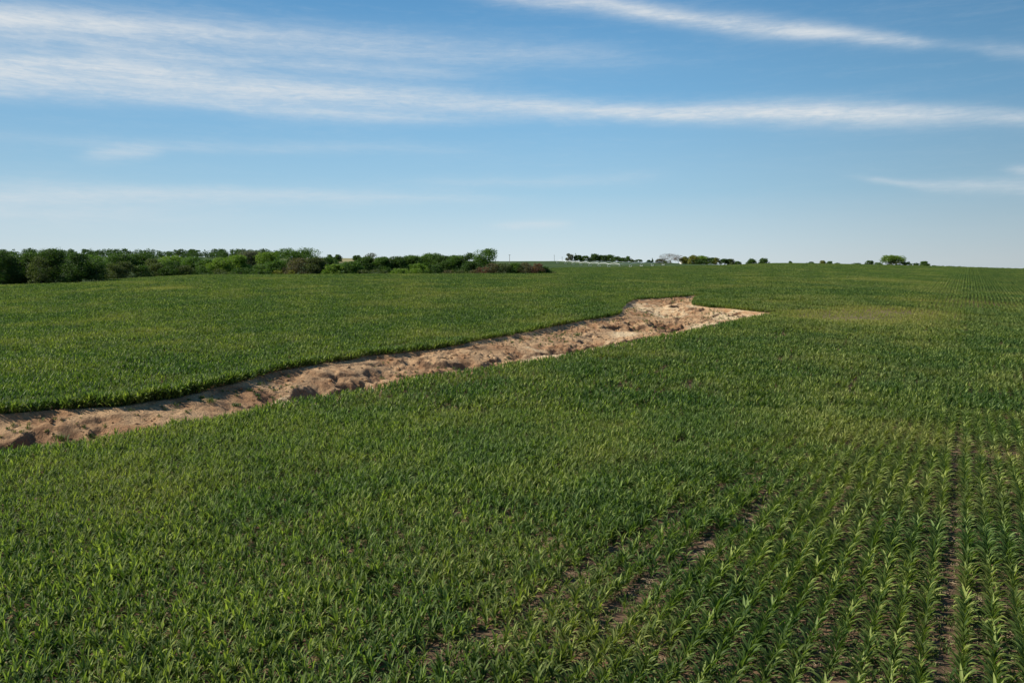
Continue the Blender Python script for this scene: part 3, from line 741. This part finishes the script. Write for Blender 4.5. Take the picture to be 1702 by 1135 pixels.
clods['kind'] = 'stuff'; clods['label'] = "broken clods of reddish soil strewn over the gully banks"; clods['category'] = "soil clods"
instancer(clods, cc, "clod_instances")

# larger weed clumps one can tell apart, and bits of dead wood
for (px, py, sc_, lab) in [
    (100, 698, 1.7, "green weed clump on the gully floor near the photo's left edge"),
    (150, 694, 1.0, "low thin weed tuft right of the leftmost weed clump in the gully"),
    (350, 660, 1.5, "straggly green weed where the gully narrows below the dark crop edge"),
    (392, 656, 1.2, "green weed tuft close to the near rim beside the straggly weed"),
    (335, 657, 0.9, "small weed just left of the straggly green weed in the gully"),
    (425, 642, 1.1, "weed tuft on pale soil left of the gully's dark broken bank"),
    (550, 632, 1.0, "green weed between the two dark hollows in the gully bank"),
    (618, 625, 1.1, "weed clump beside the reddish dark hole in the gully"),
    (798, 597, 1.8, "bushy weed clump in the gully beside broken clods, mid way up"),
    (960, 548, 2.0, "wide green weed patch on the gully bank below the stepped crop edge"),
    (1015, 567, 1.6, "dark weed tuft at the near rim between two pale sand patches")]:
    gx_, gy_ = cast(px, py); gy_ = gy_; s_ = float(gully_z(gx_, gy_)[0])
    V, Fc, A = weed_mesh(r2, 70, .34 * sc_, .05, .34 * sc_)
    o = dedup_mesh("weed_clump", V, Fc, A, M_WEED, link=True); o.location = (gx_, gy_, s_); o['label'] = lab; o['category'] = "weed"; o['group'] = "weed clumps in the gully"
def branch(px, py, L, rad, az, lab, mat, fork=3):
    gx_, gy_ = cast(px, py); z_ = float(gully_z(gx_, gy_)[0]); V, Fc = [], []; rr = random.Random(px)
    p = Vector((0, 0, .04)); d = Vector((math.cos(az), math.sin(az), .25)); n_ = 5
    for i in range(n_):
        q = p + d * (L / n_) + Vector((rr.uniform(-.06, .06), rr.uniform(-.06, .06), rr.uniform(-.04, .04))) * L
        tube(V, Fc, p, q, rad * (1 - i / n_ * .8), rad * (1 - (i + 1) / n_ * .8))
        if i and i <= fork: tube(V, Fc, q, q + Vector((rr.uniform(-1, 1), rr.uniform(-1, 1), rr.uniform(.1, .7))) * L * .28, rad * .45, rad * .1)
        p = q
    o = new_mesh_obj("dead_branch", V, np.array(Fc), mat, smooth=True); o.location = (gx_, gy_, z_); o['label'] = lab; o['category'] = "branch"; o['group'] = "dead branches in the gully"
branch(629, 624, 2.4, .06, 2.0, "bleached pale stick lying right of the dark hole in the gully", M_PALEWOOD, 0)
branch(527, 632, 1.8, .045, 1.2, "pale forked stick by the dark hollow left of the deep hole", M_PALEWOOD)
branch(40, 712, 2.6, .06, .5, "dark dead branch on the gully floor at the photo's left edge", M_BARK)
branch(880, 552, 2.2, .05, .8, "thin dark branch sticking up from the reddish gully bank", M_BARK)

# ---------------------------------------------------------------- trees
def tag(o, label, cat, group=None):
    o['label'] = label; o['category'] = cat
    if group: o['group'] = group
def clumps(r, h, hw, kind):
    """centres and radii of the leaf clumps of a crown"""
    out = []
    if kind == 'conifer':
        for i in range(8):
            t = i / 7; out.append((r.uniform(-.1, .1) * hw, r.uniform(-.1, .1) * hw, h * (.12 + .82 * t), hw * (1.0 - .8 * t) * .8, h * .09))
        return out
    base = {'round': .26, 'spread': .34, 'shrub': .05, 'scrub': .02}[kind]
    n = {'round': 26, 'spread': 26, 'shrub': 30, 'scrub': 26}[kind]
    n = int(n * min(1.8, max(1, hw * 2 / h * 1.0)))
    lx, ly = r.uniform(-.15, .15), r.uniform(-.15, .15)
    for i in range(n):
        a = r.uniform(0, 6.283); t = r.random()
        zc = base + (1 - base) * ((.10 + .80 * t) if kind in ('round', 'spread') else (.02 + .92 * t))
        if kind in ('round', 'spread'): prof = math.sin(math.pi * min(1, (.22 + .70 * t))) ** .7
        else: prof = math.sqrt(max(0, 1 - (t * .95) ** 2))
        q = prof * math.sqrt(r.uniform(.05, 1)) * .86
        cr = r.uniform(.17, .30) * min(h, hw * 1.6) * (1.0 if prof > .5 else .85)
        out.append(((q * math.cos(a) + lx * t) * hw, (q * math.sin(a) + ly * t) * hw, min(zc * h, h - cr * .75), cr, cr * r.uniform(.6, .85)))
    return out
def crown_geo(r, cl, leaf, per):
    g = np.random.default_rng(r.randrange(1 << 30)); V = []; A = []
    for (cx_, cy_, cz_, rr, rz) in cl:
        n = int(per * max(.3, (rr * rr) / (leaf * leaf) * .55)); tone = r.uniform(0, .5)
        d = g.normal(size=(n, 3)); d /= np.linalg.norm(d, axis=1)[:, None]
        q = g.uniform(.35, 1.08, n) ** .6 * (1 + .25 * (g.random(n) < .12)); p = d * q[:, None] * np.array([rr, rr, rz]) + np.array([cx_, cy_, cz_])
        a = g.normal(size=(n, 3)) + d * .0; a[:, 2] *= .6; a /= np.linalg.norm(a, axis=1)[:, None]
        nrm = d * .8 + g.normal(size=(n, 3)) * .7; b = np.cross(nrm, a); b /= np.linalg.norm(b, axis=1)[:, None] + 1e-6
        s1 = leaf * g.uniform(.6, 1.4, n)[:, None]; s2 = s1 * g.uniform(.45, .85, n)[:, None]
        V.append(np.stack([p - a * s1 * .5, p - b * s2 * .5, p + a * s1 * .5, p + b * s2 * .5], 1)); A.append(np.clip(tone + g.uniform(0, .6, n), 0, 1))
    V = np.concatenate(V); A = np.concatenate(A); k_ = V[:, :, 2].min(1) > 0.02; V = V[k_]; A = A[k_]
    return V.reshape(-1, 3), np.arange(len(V) * 4).reshape(-1, 4), A
def limbs(r, h, hw, cl, base, rad):
    V, Fc = [], []
    top = Vector((r.uniform(-.05, .05) * h, r.uniform(-.05, .05) * h, h * max(base + .22, .4)))
    mid = top * .5 + Vector((r.uniform(-.04, .04) * h, r.uniform(-.04, .04) * h, 0))
    tube(V, Fc, (0, 0, -.4), mid, rad, rad * .75, 7); tube(V, Fc, mid, top, rad * .75, rad * .5, 7)
    for c in r.sample(cl, min(9, len(cl))):
        s_ = mid.lerp(top, r.uniform(.2, 1)); e = Vector(c[:3]); m_ = s_.lerp(e, .55) + Vector((0, 0, .05 * h))
        tube(V, Fc, s_, m_, rad * .38, rad * .22); tube(V, Fc, m_, e, rad * .22, rad * .06)
    return V, Fc
def bare_geo(r, h, hw):
    V, Fc = [], []; tube(V, Fc, (0, 0, -.4), (0, 0, h * .3), h * .03, h * .022, 7)
    def rec(p, d, L, rad, lev):
        q = p + d * L; tube(V, Fc, p, q, rad, rad * .6, 4 if lev else 5)
        if lev >= 5: return
        for _ in range(3 if lev < 3 else 4):
            nd = (d + Vector((r.gauss(0, .55), r.gauss(0, .55), r.gauss(.08, .32)))).normalized(); rec(q, nd, L * r.uniform(.62, .85), max(rad * .55, .028), lev + 1)
    for i in range(5):
        a = i * 1.26 + r.uniform(-.3, .3); rec(Vector((0, 0, h * .26)), Vector((math.cos(a) * hw / h * 1.3, math.sin(a) * hw / h * 1.3, .9)).normalized(), h * .22, h * .009, 1)
    V = np.array(V); k = V[:, 2] > h * .3; V[k, 0] *= hw / max(1e-3, np.percentile(np.abs(V[:, 0]), 99)); V[k, 1] *= hw / max(1e-3, np.percentile(np.abs(V[:, 1]), 99))
    V[:, 2] *= h / V[:, 2].max()
    return V, Fc
def tree(px, ytop, wpx, D, kind, tone, label, group):
    r = random.Random(int(px * 31 + D * 7 + ytop)); X_ = ux(px) * D; zg = float(field_z(X_, D))
    h = max(1.2, CAM_H - (ytop - 435) * D / F_PX - zg); hw = max(.6, wpx * D / F_PX / 2 * (1.32 if D < 500 else 1.4))
    name = "bare_tree" if kind == 'bare' else ("conifer" if kind == 'conifer' else ("shrub" if (kind in ('shrub', 'scrub')) else "tree"))
    root = bpy.data.objects.new(name, None); C.objects.link(root); root.location = (X_, D, zg)
    tag(root, label, "tree" if name != 'shrub' else "shrub", group)
    if kind == 'bare':
        V, Fc = bare_geo(r, h, hw); nb = 14 * 2
        b = len(Fc); new_mesh_obj("trunk", V, [tuple(f) for f in Fc], M_GREYWOOD, root, smooth=True)
        V, Fc, A = crown_geo(r, clumps(r, h, hw, "spread"), .45, 1.6); new_mesh_obj("twigs", V, Fc, M_GREYWOOD, root); return
    if D > 500 and kind == 'round': kind = 'shrub'
    leaf = .0010 * D + .07; cl = clumps(r, h, hw, kind)
    V, Fc, A = crown_geo(r, cl, leaf, 24 if kind in ('round', 'shrub', 'conifer') else 13)
    new_mesh_obj("crown", V, Fc, CM[tone], root, attrs={'leafvar': ('FACE', 'FLOAT', A)})
    base = {'round': .26, 'spread': .34, 'shrub': .05, 'scrub': .02, 'conifer': .1}[kind]
    V, Fc = limbs(r, h, hw, cl, base, max(.08, h * .022)); new_mesh_obj("trunk", V, np.array(Fc), M_BARK, root, smooth=True)

GL_ = "trees and shrubs of the creek line left of the field"
LEFT = [
 # nearest dark block at the left edge
 (-45, 414, 60, 262, 'shrub', 'dark', "dark dense tree cut by the photo's left edge"),
 (8, 415, 52, 258, 'shrub', 'dark', "dark bushy tree at the left edge with shaded base"),
 (48, 420, 48, 262, 'shrub', 'dark', "dark low tree second from the left edge of the thicket"),
 (92, 414, 56, 264, 'shrub', 'dark', "tallest dark tree of the nearest thicket on the left"),
 (133, 420, 44, 262, 'shrub', 'dark', "dark shaded tree right of the tallest one in the near thicket"),
 (161, 432, 30, 262, 'scrub', 'dark', "last dark shrub of the near thicket, at the field's corner"),
 (28, 428, 30, 270, 'shrub', 'mid', "mid green tree showing between the two leftmost dark trees"),
 (70, 426, 30, 256, 'scrub', 'olive', "olive scrub in front of the tallest dark thicket tree"),
 (188, 437, 34, 288, 'scrub', 'olive', "olive grey scrub just right of the near dark thicket"),
 (212, 434, 34, 294, 'scrub', 'olive', "second olive scrub right of the near dark thicket"),
 (238, 440, 30, 298, 'scrub', 'dark', "low dark scrub right of the two olive scrubs"),
 (262, 436, 34, 306, 'scrub', 'olive', "grey olive scrub with dark foot left of the long low scrub"),
 (286, 433, 36, 306, 'scrub', 'dark', "dark scrub below the leftmost bright green tree"),
 (312, 440, 36, 308, 'scrub', 'olive', "low dull scrub at the field edge under bright trees"),
 (340, 446, 36, 309, 'scrub', 'dark', "flat dark scrub under the round bright green tree"),
 (372, 446, 38, 309, 'scrub', 'olive', "flat grey olive scrub right below the round bright tree"),
 (402, 444, 36, 309, 'scrub', 'dark', "dark scrub at the field edge left of the tall tree group"),
 (432, 441, 34, 309, 'scrub', 'dark', "dark rounded scrub left of the sunlit yellow bush"),
 (160, 424, 50, 330, 'shrub', 'mid', "mid green tree rising behind the corner of the dark thicket"),
 (205, 422, 44, 360, 'round', 'dark', "dark rounded tree behind the olive scrubs on the left"),
 (238, 421, 36, 370, 'round', 'dark', "second dark rounded tree behind the olive scrubs on the left"),
 (263, 430, 34, 345, 'shrub', 'olive', "olive tree below the dark rounded pair on the left"),
 (286, 424, 40, 345, 'shrub', 'bright', "leftmost bright green tree of the creek line"),
 (318, 427, 38, 340, 'shrub', 'mid', "green tree between two brighter ones in the creek line"),
 (345, 431, 30, 335, 'shrub', 'mid', "small green tree left of the round bright green one"),
 (368, 428, 32, 328, 'round', 'bright', "round bright yellow-green tree in the left creek line"),
 (396, 424, 36, 340, 'shrub', 'bright', "bright green tree right of the round yellow-green one"),
 (424, 417, 40, 360, 'spread', 'grey', "thin-topped greyish green tree left of the tall twin-crowned tree"),
 (448, 418, 36, 350, 'shrub', 'bright', "light green tree close left of the tall twin-crowned tree"),
 (462, 432, 34, 318, 'shrub', 'mid', "green bush at the foot of the tall twin-crowned tree"),
 (487, 412, 34, 325, 'spread', 'mid', "tall tree, left crown of the twin group with sky gaps"),
 (512, 411, 36, 327, 'spread', 'mid', "tall tree, right crown of the twin group with sky gaps"),
 (495, 428, 40, 315, 'scrub', 'brown', "brownish grey half-bare bush in front of the tall twin crowns"),
 (485, 449, 12, 309, 'scrub', 'yellow', "tiny yellow bush at the field edge under the tall twin crowns"),
 (463, 449, 16, 309, 'scrub', 'yellow', "small yellow-olive bush left of the tiny yellow one"),
 (526, 427, 32, 316, 'shrub', 'olive', "dark olive round bush right of the tall twin crowns"),
 (549, 427, 32, 330, 'shrub', 'mid', "mid green bush with its top against the straw-coloured hill"),
 (556, 439, 34, 312, 'shrub', 'bright', "lighter green low bush right of the dark olive round one"),
 (584, 434, 36, 315, 'shrub', 'mid', "green bush in front of the straw-coloured hill"),
 (606, 427, 34, 330, 'shrub', 'dark', "dark green tree under the pale lone treetop"),
 (618, 420, 20, 420, 'spread', 'grey', "pale bluish lone treetop above the middle of the creek line"),
 (636, 427, 30, 330, 'shrub', 'mid', "green tree just right of the pale lone treetop"),
 (628, 447, 34, 311, 'scrub', 'olive', "yellowish olive scrub at the field edge in the creek line's middle"),
 (604, 448, 22, 311, 'scrub', 'olive', "narrow olive scrub left of the yellowish olive one"),
 (660, 426, 34, 330, 'shrub', 'dark', "dark green tree above the small vivid green bush"),
 (663, 446, 34, 311, 'shrub', 'bright', "small vivid green bush at the field edge"),
 (687, 424, 38, 332, 'shrub', 'mid', "rounded green tree behind the broad olive-green bush"),
 (696, 438, 40, 314, 'shrub', 'bright', "broad olive-green bush in the middle of the creek line"),
 (722, 421, 40, 334, 'round', 'mid', "tall dense green tree at the start of the dark right half"),
 (722, 440, 30, 313, 'shrub', 'dark', "dark green bush right of the broad olive-green one"),
 (742, 425, 34, 330, 'shrub', 'dark', "dark green tree right of the tall dense green one"),
 (745, 448, 26, 311, 'scrub', 'brown', "tan low scrub at the foot of the dark green trees"),
 (763, 424, 32, 328, 'shrub', 'mid', "green tree two left of the big leaning crown"),
 (768, 448, 26, 311, 'scrub', 'olive', "greenish tan scrub between the tan and the rusty scrubs"),
 (782, 420, 26, 330, 'shrub', 'dark', "dark tree tucked against the big leaning crown"),
 (784, 434, 34, 318, 'shrub', 'dark', "dark green bush below the big leaning crown"),
 (808, 413, 36, 326, 'spread', 'mid', "big spreading tree, highest crown near the creek line's right end"),
 (802, 443, 26, 311, 'scrub', 'rust', "rusty red scrub below the big spreading tree"),
 (820, 437, 24, 314, 'scrub', 'brown', "brown scrub right of the rusty red one"),
 (838, 437, 28, 314, 'scrub', 'olive', "brownish olive tall scrub left of the small green tree"),
 (790, 448, 18, 310, 'scrub', 'brown', "small tan scrub just left of the rusty red one"),
 (856, 437, 26, 316, 'shrub', 'mid', "small green tree amid brown scrub near the right end"),
 (876, 436, 26, 315, 'scrub', 'brown', "brown leafy scrub right of the small green tree"),
 (893, 437, 24, 314, 'scrub', 'rust', "reddish brown scrub beside the last dark bush"),
 (906, 443, 20, 314, 'shrub', 'dark', "last dark green bush ending the creek line"),
 (921, 453, 16, 316, 'scrub', 'brown', "tiny tan scrub alone past the end of the creek line"),
 (549, 423, 10, 900, 'round', 'dark', "tiny dark tree on the straw hill, left one of three"),
 (563, 423, 11, 900, 'round', 'dark', "tiny dark tree on the straw hill, middle one of three"),
 (595, 424, 14, 900, 'round', 'dark', "tiny dark tree on the straw hill, right one of three"),
]
for a in LEFT: tree(*a, GL_)
GG = "trees of the far grove on the horizon"
for a in [
 (945, 421, 10, 1230, 'round', 'grey', "greyish thin tree starting the far grove on the left"),
 (956, 421, 5, 1230, 'conifer', 'dark', "slim pointed dark tree near the far grove's left end"),
 (960, 424, 14, 1235, 'round', 'dark', "dark round tree right beside the slim pointed one"),
 (972, 425, 16, 1235, 'round', 'dark', "low dark tree left of the far grove's middle"),
 (986, 422, 16, 1235, 'round', 'dark', "taller dark tree in the middle of the far grove"),
 (1000, 424, 16, 1235, 'round', 'dark', "dark tree right of the far grove's middle"),
 (1013, 423, 14, 1235, 'round', 'dark', "dark tree with raised top in the far grove's right half"),
 (1025, 426, 16, 1220, 'round', 'dark', "low dark tree sloping to the far grove's right end"),
 (1036, 428, 12, 1210, 'round', 'dark', "lowest dark tree before the grove's end tree"),
 (1043, 426, 8, 1210, 'round', 'mid', "end tree closing the far grove on the right"),
 (1051, 431, 8, 1180, 'shrub', 'olive', "small bush just past the far grove's right end"),
 (1061, 431, 11, 1170, 'shrub', 'dark', "dark low bush midway between grove and narrow tree"),
 (1077, 432, 7, 1130, 'shrub', 'dark', "tiny bush left of the narrow upright tree"),
 (1083, 429, 5, 1130, 'conifer', 'dark', "narrow upright dark tree alone before the bare tree")]: tree(*a, GG)
GF = "trees around the far farmstead"
for a in [
 (1098, 430, 16, 1015, 'shrub', 'brown', "brownish low tree left of the bare grey tree"),
 (1113, 421, 27, 1005, 'bare', 'grey', "bare leafless grey tree with fine branches on the horizon"),
 (1126, 427, 12, 1015, 'bare', 'grey', "second smaller bare tree overlapping the bare grey one"),
 (1109, 433, 18, 990, 'scrub', 'olive', "low scrub at the foot of the bare grey tree"),
 (1137, 426, 14, 1015, 'round', 'yellow', "yellow-green tree behind the white farmhouse roof"),
 (1152, 424, 18, 995, 'round', 'yellow', "taller yellow-green tree left in the farmstead clump"),
 (1166, 425, 18, 1000, 'round', 'bright', "broad green tree at the farmstead clump's crest"),
 (1180, 428, 16, 995, 'shrub', 'dark', "dark tree sloping right in the farmstead clump"),
 (1160, 431, 22, 988, 'shrub', 'dark', "dark bush in front of the taller yellow-green tree"),
 (1189, 428, 9, 990, 'round', 'yellow', "small rounded yellowish tree right of the farmstead clump"),
 (1203, 430, 16, 990, 'shrub', 'dark', "dark bush right of the small rounded yellowish tree"),
 (1214, 430, 14, 990, 'round', 'olive', "olive topped small tree beside the dark bush"),
 (1224, 434, 10, 985, 'shrub', 'dark', "low dark bush tapering off the farmstead trees"),
 (1247, 430, 14, 700, 'shrub', 'dark', "lone dark bush midway along the right horizon, left of a pair"),
 (1267, 429, 15, 700, 'shrub', 'dark', "dark rounded bush, right one of a pair on the horizon")]: tree(*a, GF)
GR = "trees and bushes along the right horizon"
for a in [
 (1312, 434, 5, 690, 'shrub', 'dark', "tiniest lone bush on the right horizon"),
 (1345, 435, 12, 680, 'shrub', 'dark', "low flat bush left of the small yellowish tree"),
 (1365, 433, 9, 680, 'round', 'yellow', "small yellowish tree on the right horizon"),
 (1376, 434, 9, 680, 'shrub', 'mid', "green bush touching the small yellowish tree"),
 (1389, 437, 9, 675, 'shrub', 'dark', "low bush tapering right of the yellowish tree"),
 (1422, 437, 20, 670, 'shrub', 'dark', "flat dark bush left of the big twin tree"),
 (1443, 433, 12, 672, 'round', 'dark', "dark round tree above the flat dark bushes"),
 (1456, 436, 14, 668, 'shrub', 'mid', "bush filling the gap before the big twin tree"),
 (1475, 424, 24, 665, 'spread', 'bright', "left crown of the big twin tree on the right horizon"),
 (1490, 425, 18, 667, 'spread', 'bright', "right crown of the big twin tree on the right horizon"),
 (1481, 434, 24, 662, 'shrub', 'olive', "shaded bush under the big twin tree"),
 (1503, 435, 18, 665, 'shrub', 'dark', "dark bush right of the big twin tree"),
 (1520, 437, 9, 664, 'shrub', 'dark', "small bush left of the last round bush"),
 (1533, 434, 13, 664, 'shrub', 'mid', "last round bush right of the big twin tree"),
 (1549, 441, 8, 662, 'shrub', 'dark', "tiny dark bush trailing off on the right horizon")]: tree(*a, GR)

# far wooded ridge at the left: reads as one mass
r = random.Random(99); VV, AA, off = [], [], 0
for i in range(420):
    pxx = r.uniform(-350, 520); D = r.uniform(1020, 1230) if pxx < 480 else r.uniform(1150, 1230); X_ = ux(pxx) * D; zg = float(field_z(X_, D))
    h = 7 + 6.5 * r.random() ** 1.4 * (1 if pxx < 470 else .6); hw = r.uniform(5, 9)
    V, Fc, A = crown_geo(r, [(q[0] + X_, q[1] + D, q[2] + zg, q[3], q[4]) for q in clumps(r, h, hw, 'shrub')[:14]], 1.3, 12)
    VV.append(V); AA.append(A * .7)
VV = np.concatenate(VV); wood = new_mesh_obj("woodland", VV, np.arange(len(VV)).reshape(-1, 4), CM['dark'], attrs={'leafvar': ('FACE', 'FLOAT', np.concatenate(AA))})
wood['kind'] = 'stuff'; tag(wood, "far dark green woodland along the ridge at the left horizon", "woodland")
VV, AA = [], []
for i in range(120):      # low hedge of the far edge at the right
    pxx = r.uniform(1550, 1900); D = 690 + r.uniform(-8, 8); X_ = ux(pxx) * D; zg = float(field_z(X_, D)); h = r.uniform(.8, 2.0)
    V, Fc, A = crown_geo(r, clumps_ := [(X_ + r.uniform(-2, 2), D, zg + h * .4, r.uniform(1.2, 2.6), h * .5) for _ in range(3)], .7, 5); VV.append(V); AA.append(A)
VV = np.concatenate(VV); hd = new_mesh_obj("undergrowth", VV, np.arange(len(VV)).reshape(-1, 4), CM['olive'], attrs={'leafvar': ('FACE', 'FLOAT', np.concatenate(AA))})
hd['kind'] = 'stuff'; tag(hd, "thin low undergrowth along the right end of the horizon", "undergrowth")

# ---------------------------------------------------------------- far farm buildings, poles, irrigation
M_WHITE = plain("white_paint", (0.74, 0.73, 0.70), 0.6); M_ROOF = plain("pale_metal_roof", (0.62, 0.63, 0.64), 0.45); M_DARK = plain("dark_opening", (0.05, 0.05, 0.05), 0.9)
M_GALV = plain("galvanised_steel", (0.78, 0.79, 0.79), 0.6, 0.0); M_TYRE = plain("black_rubber", (0.03, 0.03, 0.03), 0.8)
def box_geo(x0_, x1_, y0_, y1_, z0_, z1_):
    V = [(x, y, z) for z in (z0_, z1_) for x, y in ((x0_, y0_), (x1_, y0_), (x1_, y1_), (x0_, y1_))]
    return V, [(0, 3, 2, 1), (4, 5, 6, 7), (0, 1, 5, 4), (1, 2, 6, 5), (2, 3, 7, 6), (3, 0, 4, 7)]
def farm_building(name, px, D, L, Wd, H, rz, label, cat_):
    X_ = ux(px) * D; zg = float(field_z(X_, D)); root = bpy.data.objects.new(name, None); C.objects.link(root)
    root.location = (X_, D, zg); root.rotation_euler = (0, 0, rz); tag(root, label, cat_)
    hl, hw, rh = L / 2, Wd / 2, Wd * .28
    V = [(-hl, -hw, -.3), (hl, -hw, -.3), (hl, hw, -.3), (-hl, hw, -.3), (-hl, -hw, H), (hl, -hw, H), (hl, hw, H), (-hl, hw, H), (-hl, 0, H + rh), (hl, 0, H + rh)]
    new_mesh_obj("wall", V, [(0, 1, 5, 4), (2, 3, 7, 6), (1, 2, 6, 9, 5), (3, 0, 4, 8, 7)], M_WHITE, root)
    e = .35; k = rh / hw; V = []; Fc = []
    for sgn in (-1, 1):
        b = len(V)
        for (yy_, zz) in ((0, H + rh + .05), (sgn * (hw + e), H - k * e + .05)):
            for xx_ in (-hl - e, hl + e): V += [(xx_, yy_, zz), (xx_, yy_, zz + .14)]
        Fc += [(b, b + 2, b + 6, b + 4), (b + 1, b + 5, b + 7, b + 3), (b, b + 1, b + 3, b + 2), (b + 4, b + 6, b + 7, b + 5), (b, b + 4, b + 5, b + 1), (b + 2, b + 3, b + 7, b + 6)]
    new_mesh_obj("roof", V, Fc, M_ROOF, root)
    V, Fc = box_geo(-.6, .6, -hw - .06, -hw - .003, 0, 2.1); new_mesh_obj("door", V, Fc, M_DARK, root)
    for s_ in (-.55, .55):
        V, Fc = box_geo(s_ * hl - .6, s_ * hl + .6, -hw - .05, -hw - .003, 1.0, 2.0); new_mesh_obj("window", V, Fc, M_DARK, root)
farm_building("farmhouse", 1136, 1030, 10, 6, 2.4, .35, "small white farmhouse with pale roof beside the bare grey tree", "farmhouse")
def utility_pole(px, ytop, D, label):
    X_ = ux(px) * D; zg = float(field_z(X_, D)); h = CAM_H - (ytop - 435) * D / F_PX - zg
    root = bpy.data.objects.new("utility_pole", None); C.objects.link(root); root.location = (X_, D, zg); tag(root, label, "utility pole", "utility poles on the far rise")
    V, Fc = [], []; tube(V, Fc, (0, 0, -.5), (0, 0, h), .28, .2, 7); new_mesh_obj("pole", V, np.array(Fc), M_GREYWOOD, root, smooth=True)
    V, Fc = box_geo(-1.2, 1.2, -.26, -.14, h - .8, h - .6); new_mesh_obj("crossarm", V, Fc, M_GREYWOOD, root)
    for s_ in (-1.0, 0, 1.0):
        V, Fc = [], []; tube(V, Fc, (s_, -.2, h - .6), (s_, -.2, h - .35), .07, .05, 6); new_mesh_obj("insulator", V, np.array(Fc), M_WHITE, root)
utility_pole(847, 423, 860, "left wooden utility pole on the far rise beyond the creek line")
utility_pole(921, 424, 1150, "middle wooden utility pole on the far rise, left of the grove")
utility_pole(934, 427, 1230, "small farthest utility pole close left of the grove")

# centre pivot: one long machine of towers and spans
pv = [(926, 1010), (940, 985), (952, 955), (965, 925), (980, 890), (995, 860), (1011, 830), (1029, 800), (1047, 815), (1065, 832), (1083, 850), (1101, 870)]
pts = [Vector((ux(a) * d, d, float(field_z(ux(a) * d, d)))) for a, d in pv]
pivot = bpy.data.objects.new("irrigation_pivot", None); C.objects.link(pivot); pivot.location = pts[7]
tag(pivot, "long white wheeled irrigation line crossing the far green field", "irrigation line")
o0 = pts[7]; HP = 3.3
for i, p in enumerate(pts):
    q = p - o0; V, Fc = [], []
    nxt = pts[min(i + 1, len(pts) - 1)] - pts[max(i - 1, 0)]; per = Vector((-nxt.y, nxt.x, 0)).normalized()
    for s_ in (-1, 1):
        tube(V, Fc, q + per * 1.9 * s_ + Vector((0, 0, .5)), q + Vector((0, 0, HP)), .10, .10, 5)
    tube(V, Fc, q - per * 2.1 + Vector((0, 0, .55)), q + per * 2.1 + Vector((0, 0, .55)), .12, .12, 5)
    tw = new_mesh_obj("tower", V, np.array(Fc), M_GALV, pivot, smooth=True)
    for s_ in (-1, 1):
        V, Fc = [], []; c = q + per * 2.1 * s_ + Vector((0, 0, .55)); dd = per * .18
        n_ = 14; tang = Vector((nxt.x, nxt.y, 0)).normalized(); b = 0
        for e in (-1, 1):
            for rad in (.62, .34):
                for k in range(n_):
                    a = 2 * math.pi * k / n_; V.append(tuple(c + dd * e + tang * math.cos(a) * rad + Vector((0, 0, math.sin(a) * rad))))
        for k in range(n_):
            k2 = (k + 1) % n_
            Fc += [(k, k2, 2 * n_ + k2, 2 * n_ + k), (n_ + k, n_ + k2, k2, k), (2 * n_ + k, 2 * n_ + k2, 3 * n_ + k2, 3 * n_ + k), (n_ + k2, n_ + k, 3 * n_ + k, 3 * n_ + k2)]
        new_mesh_obj("wheel", V, np.array(Fc), M_TYRE, tw, smooth=True)
for a, b in zip(pts[:-1], pts[1:]):
    V, Fc = [], []; A_, B_ = a - o0 + Vector((0, 0, HP)), b - o0 + Vector((0, 0, HP)); n_ = 8
    arch = lambda t: A_.lerp(B_, t) + Vector((0, 0, 0.9 * math.sin(math.pi * t)))
    rod = lambda t: A_.lerp(B_, t) + Vector((0, 0, -0.5 * math.sin(math.pi * t)))
    for k in range(n_):
        tube(V, Fc, arch(k / n_), arch((k + 1) / n_), .20, .20, 6); tube(V, Fc, rod(k / n_), rod((k + 1) / n_), .04, .04, 4)
        if k: tube(V, Fc, arch(k / n_), rod(k / n_), .04, .04, 4)
    new_mesh_obj("span", V, np.array(Fc), M_GALV, pivot, smooth=True)
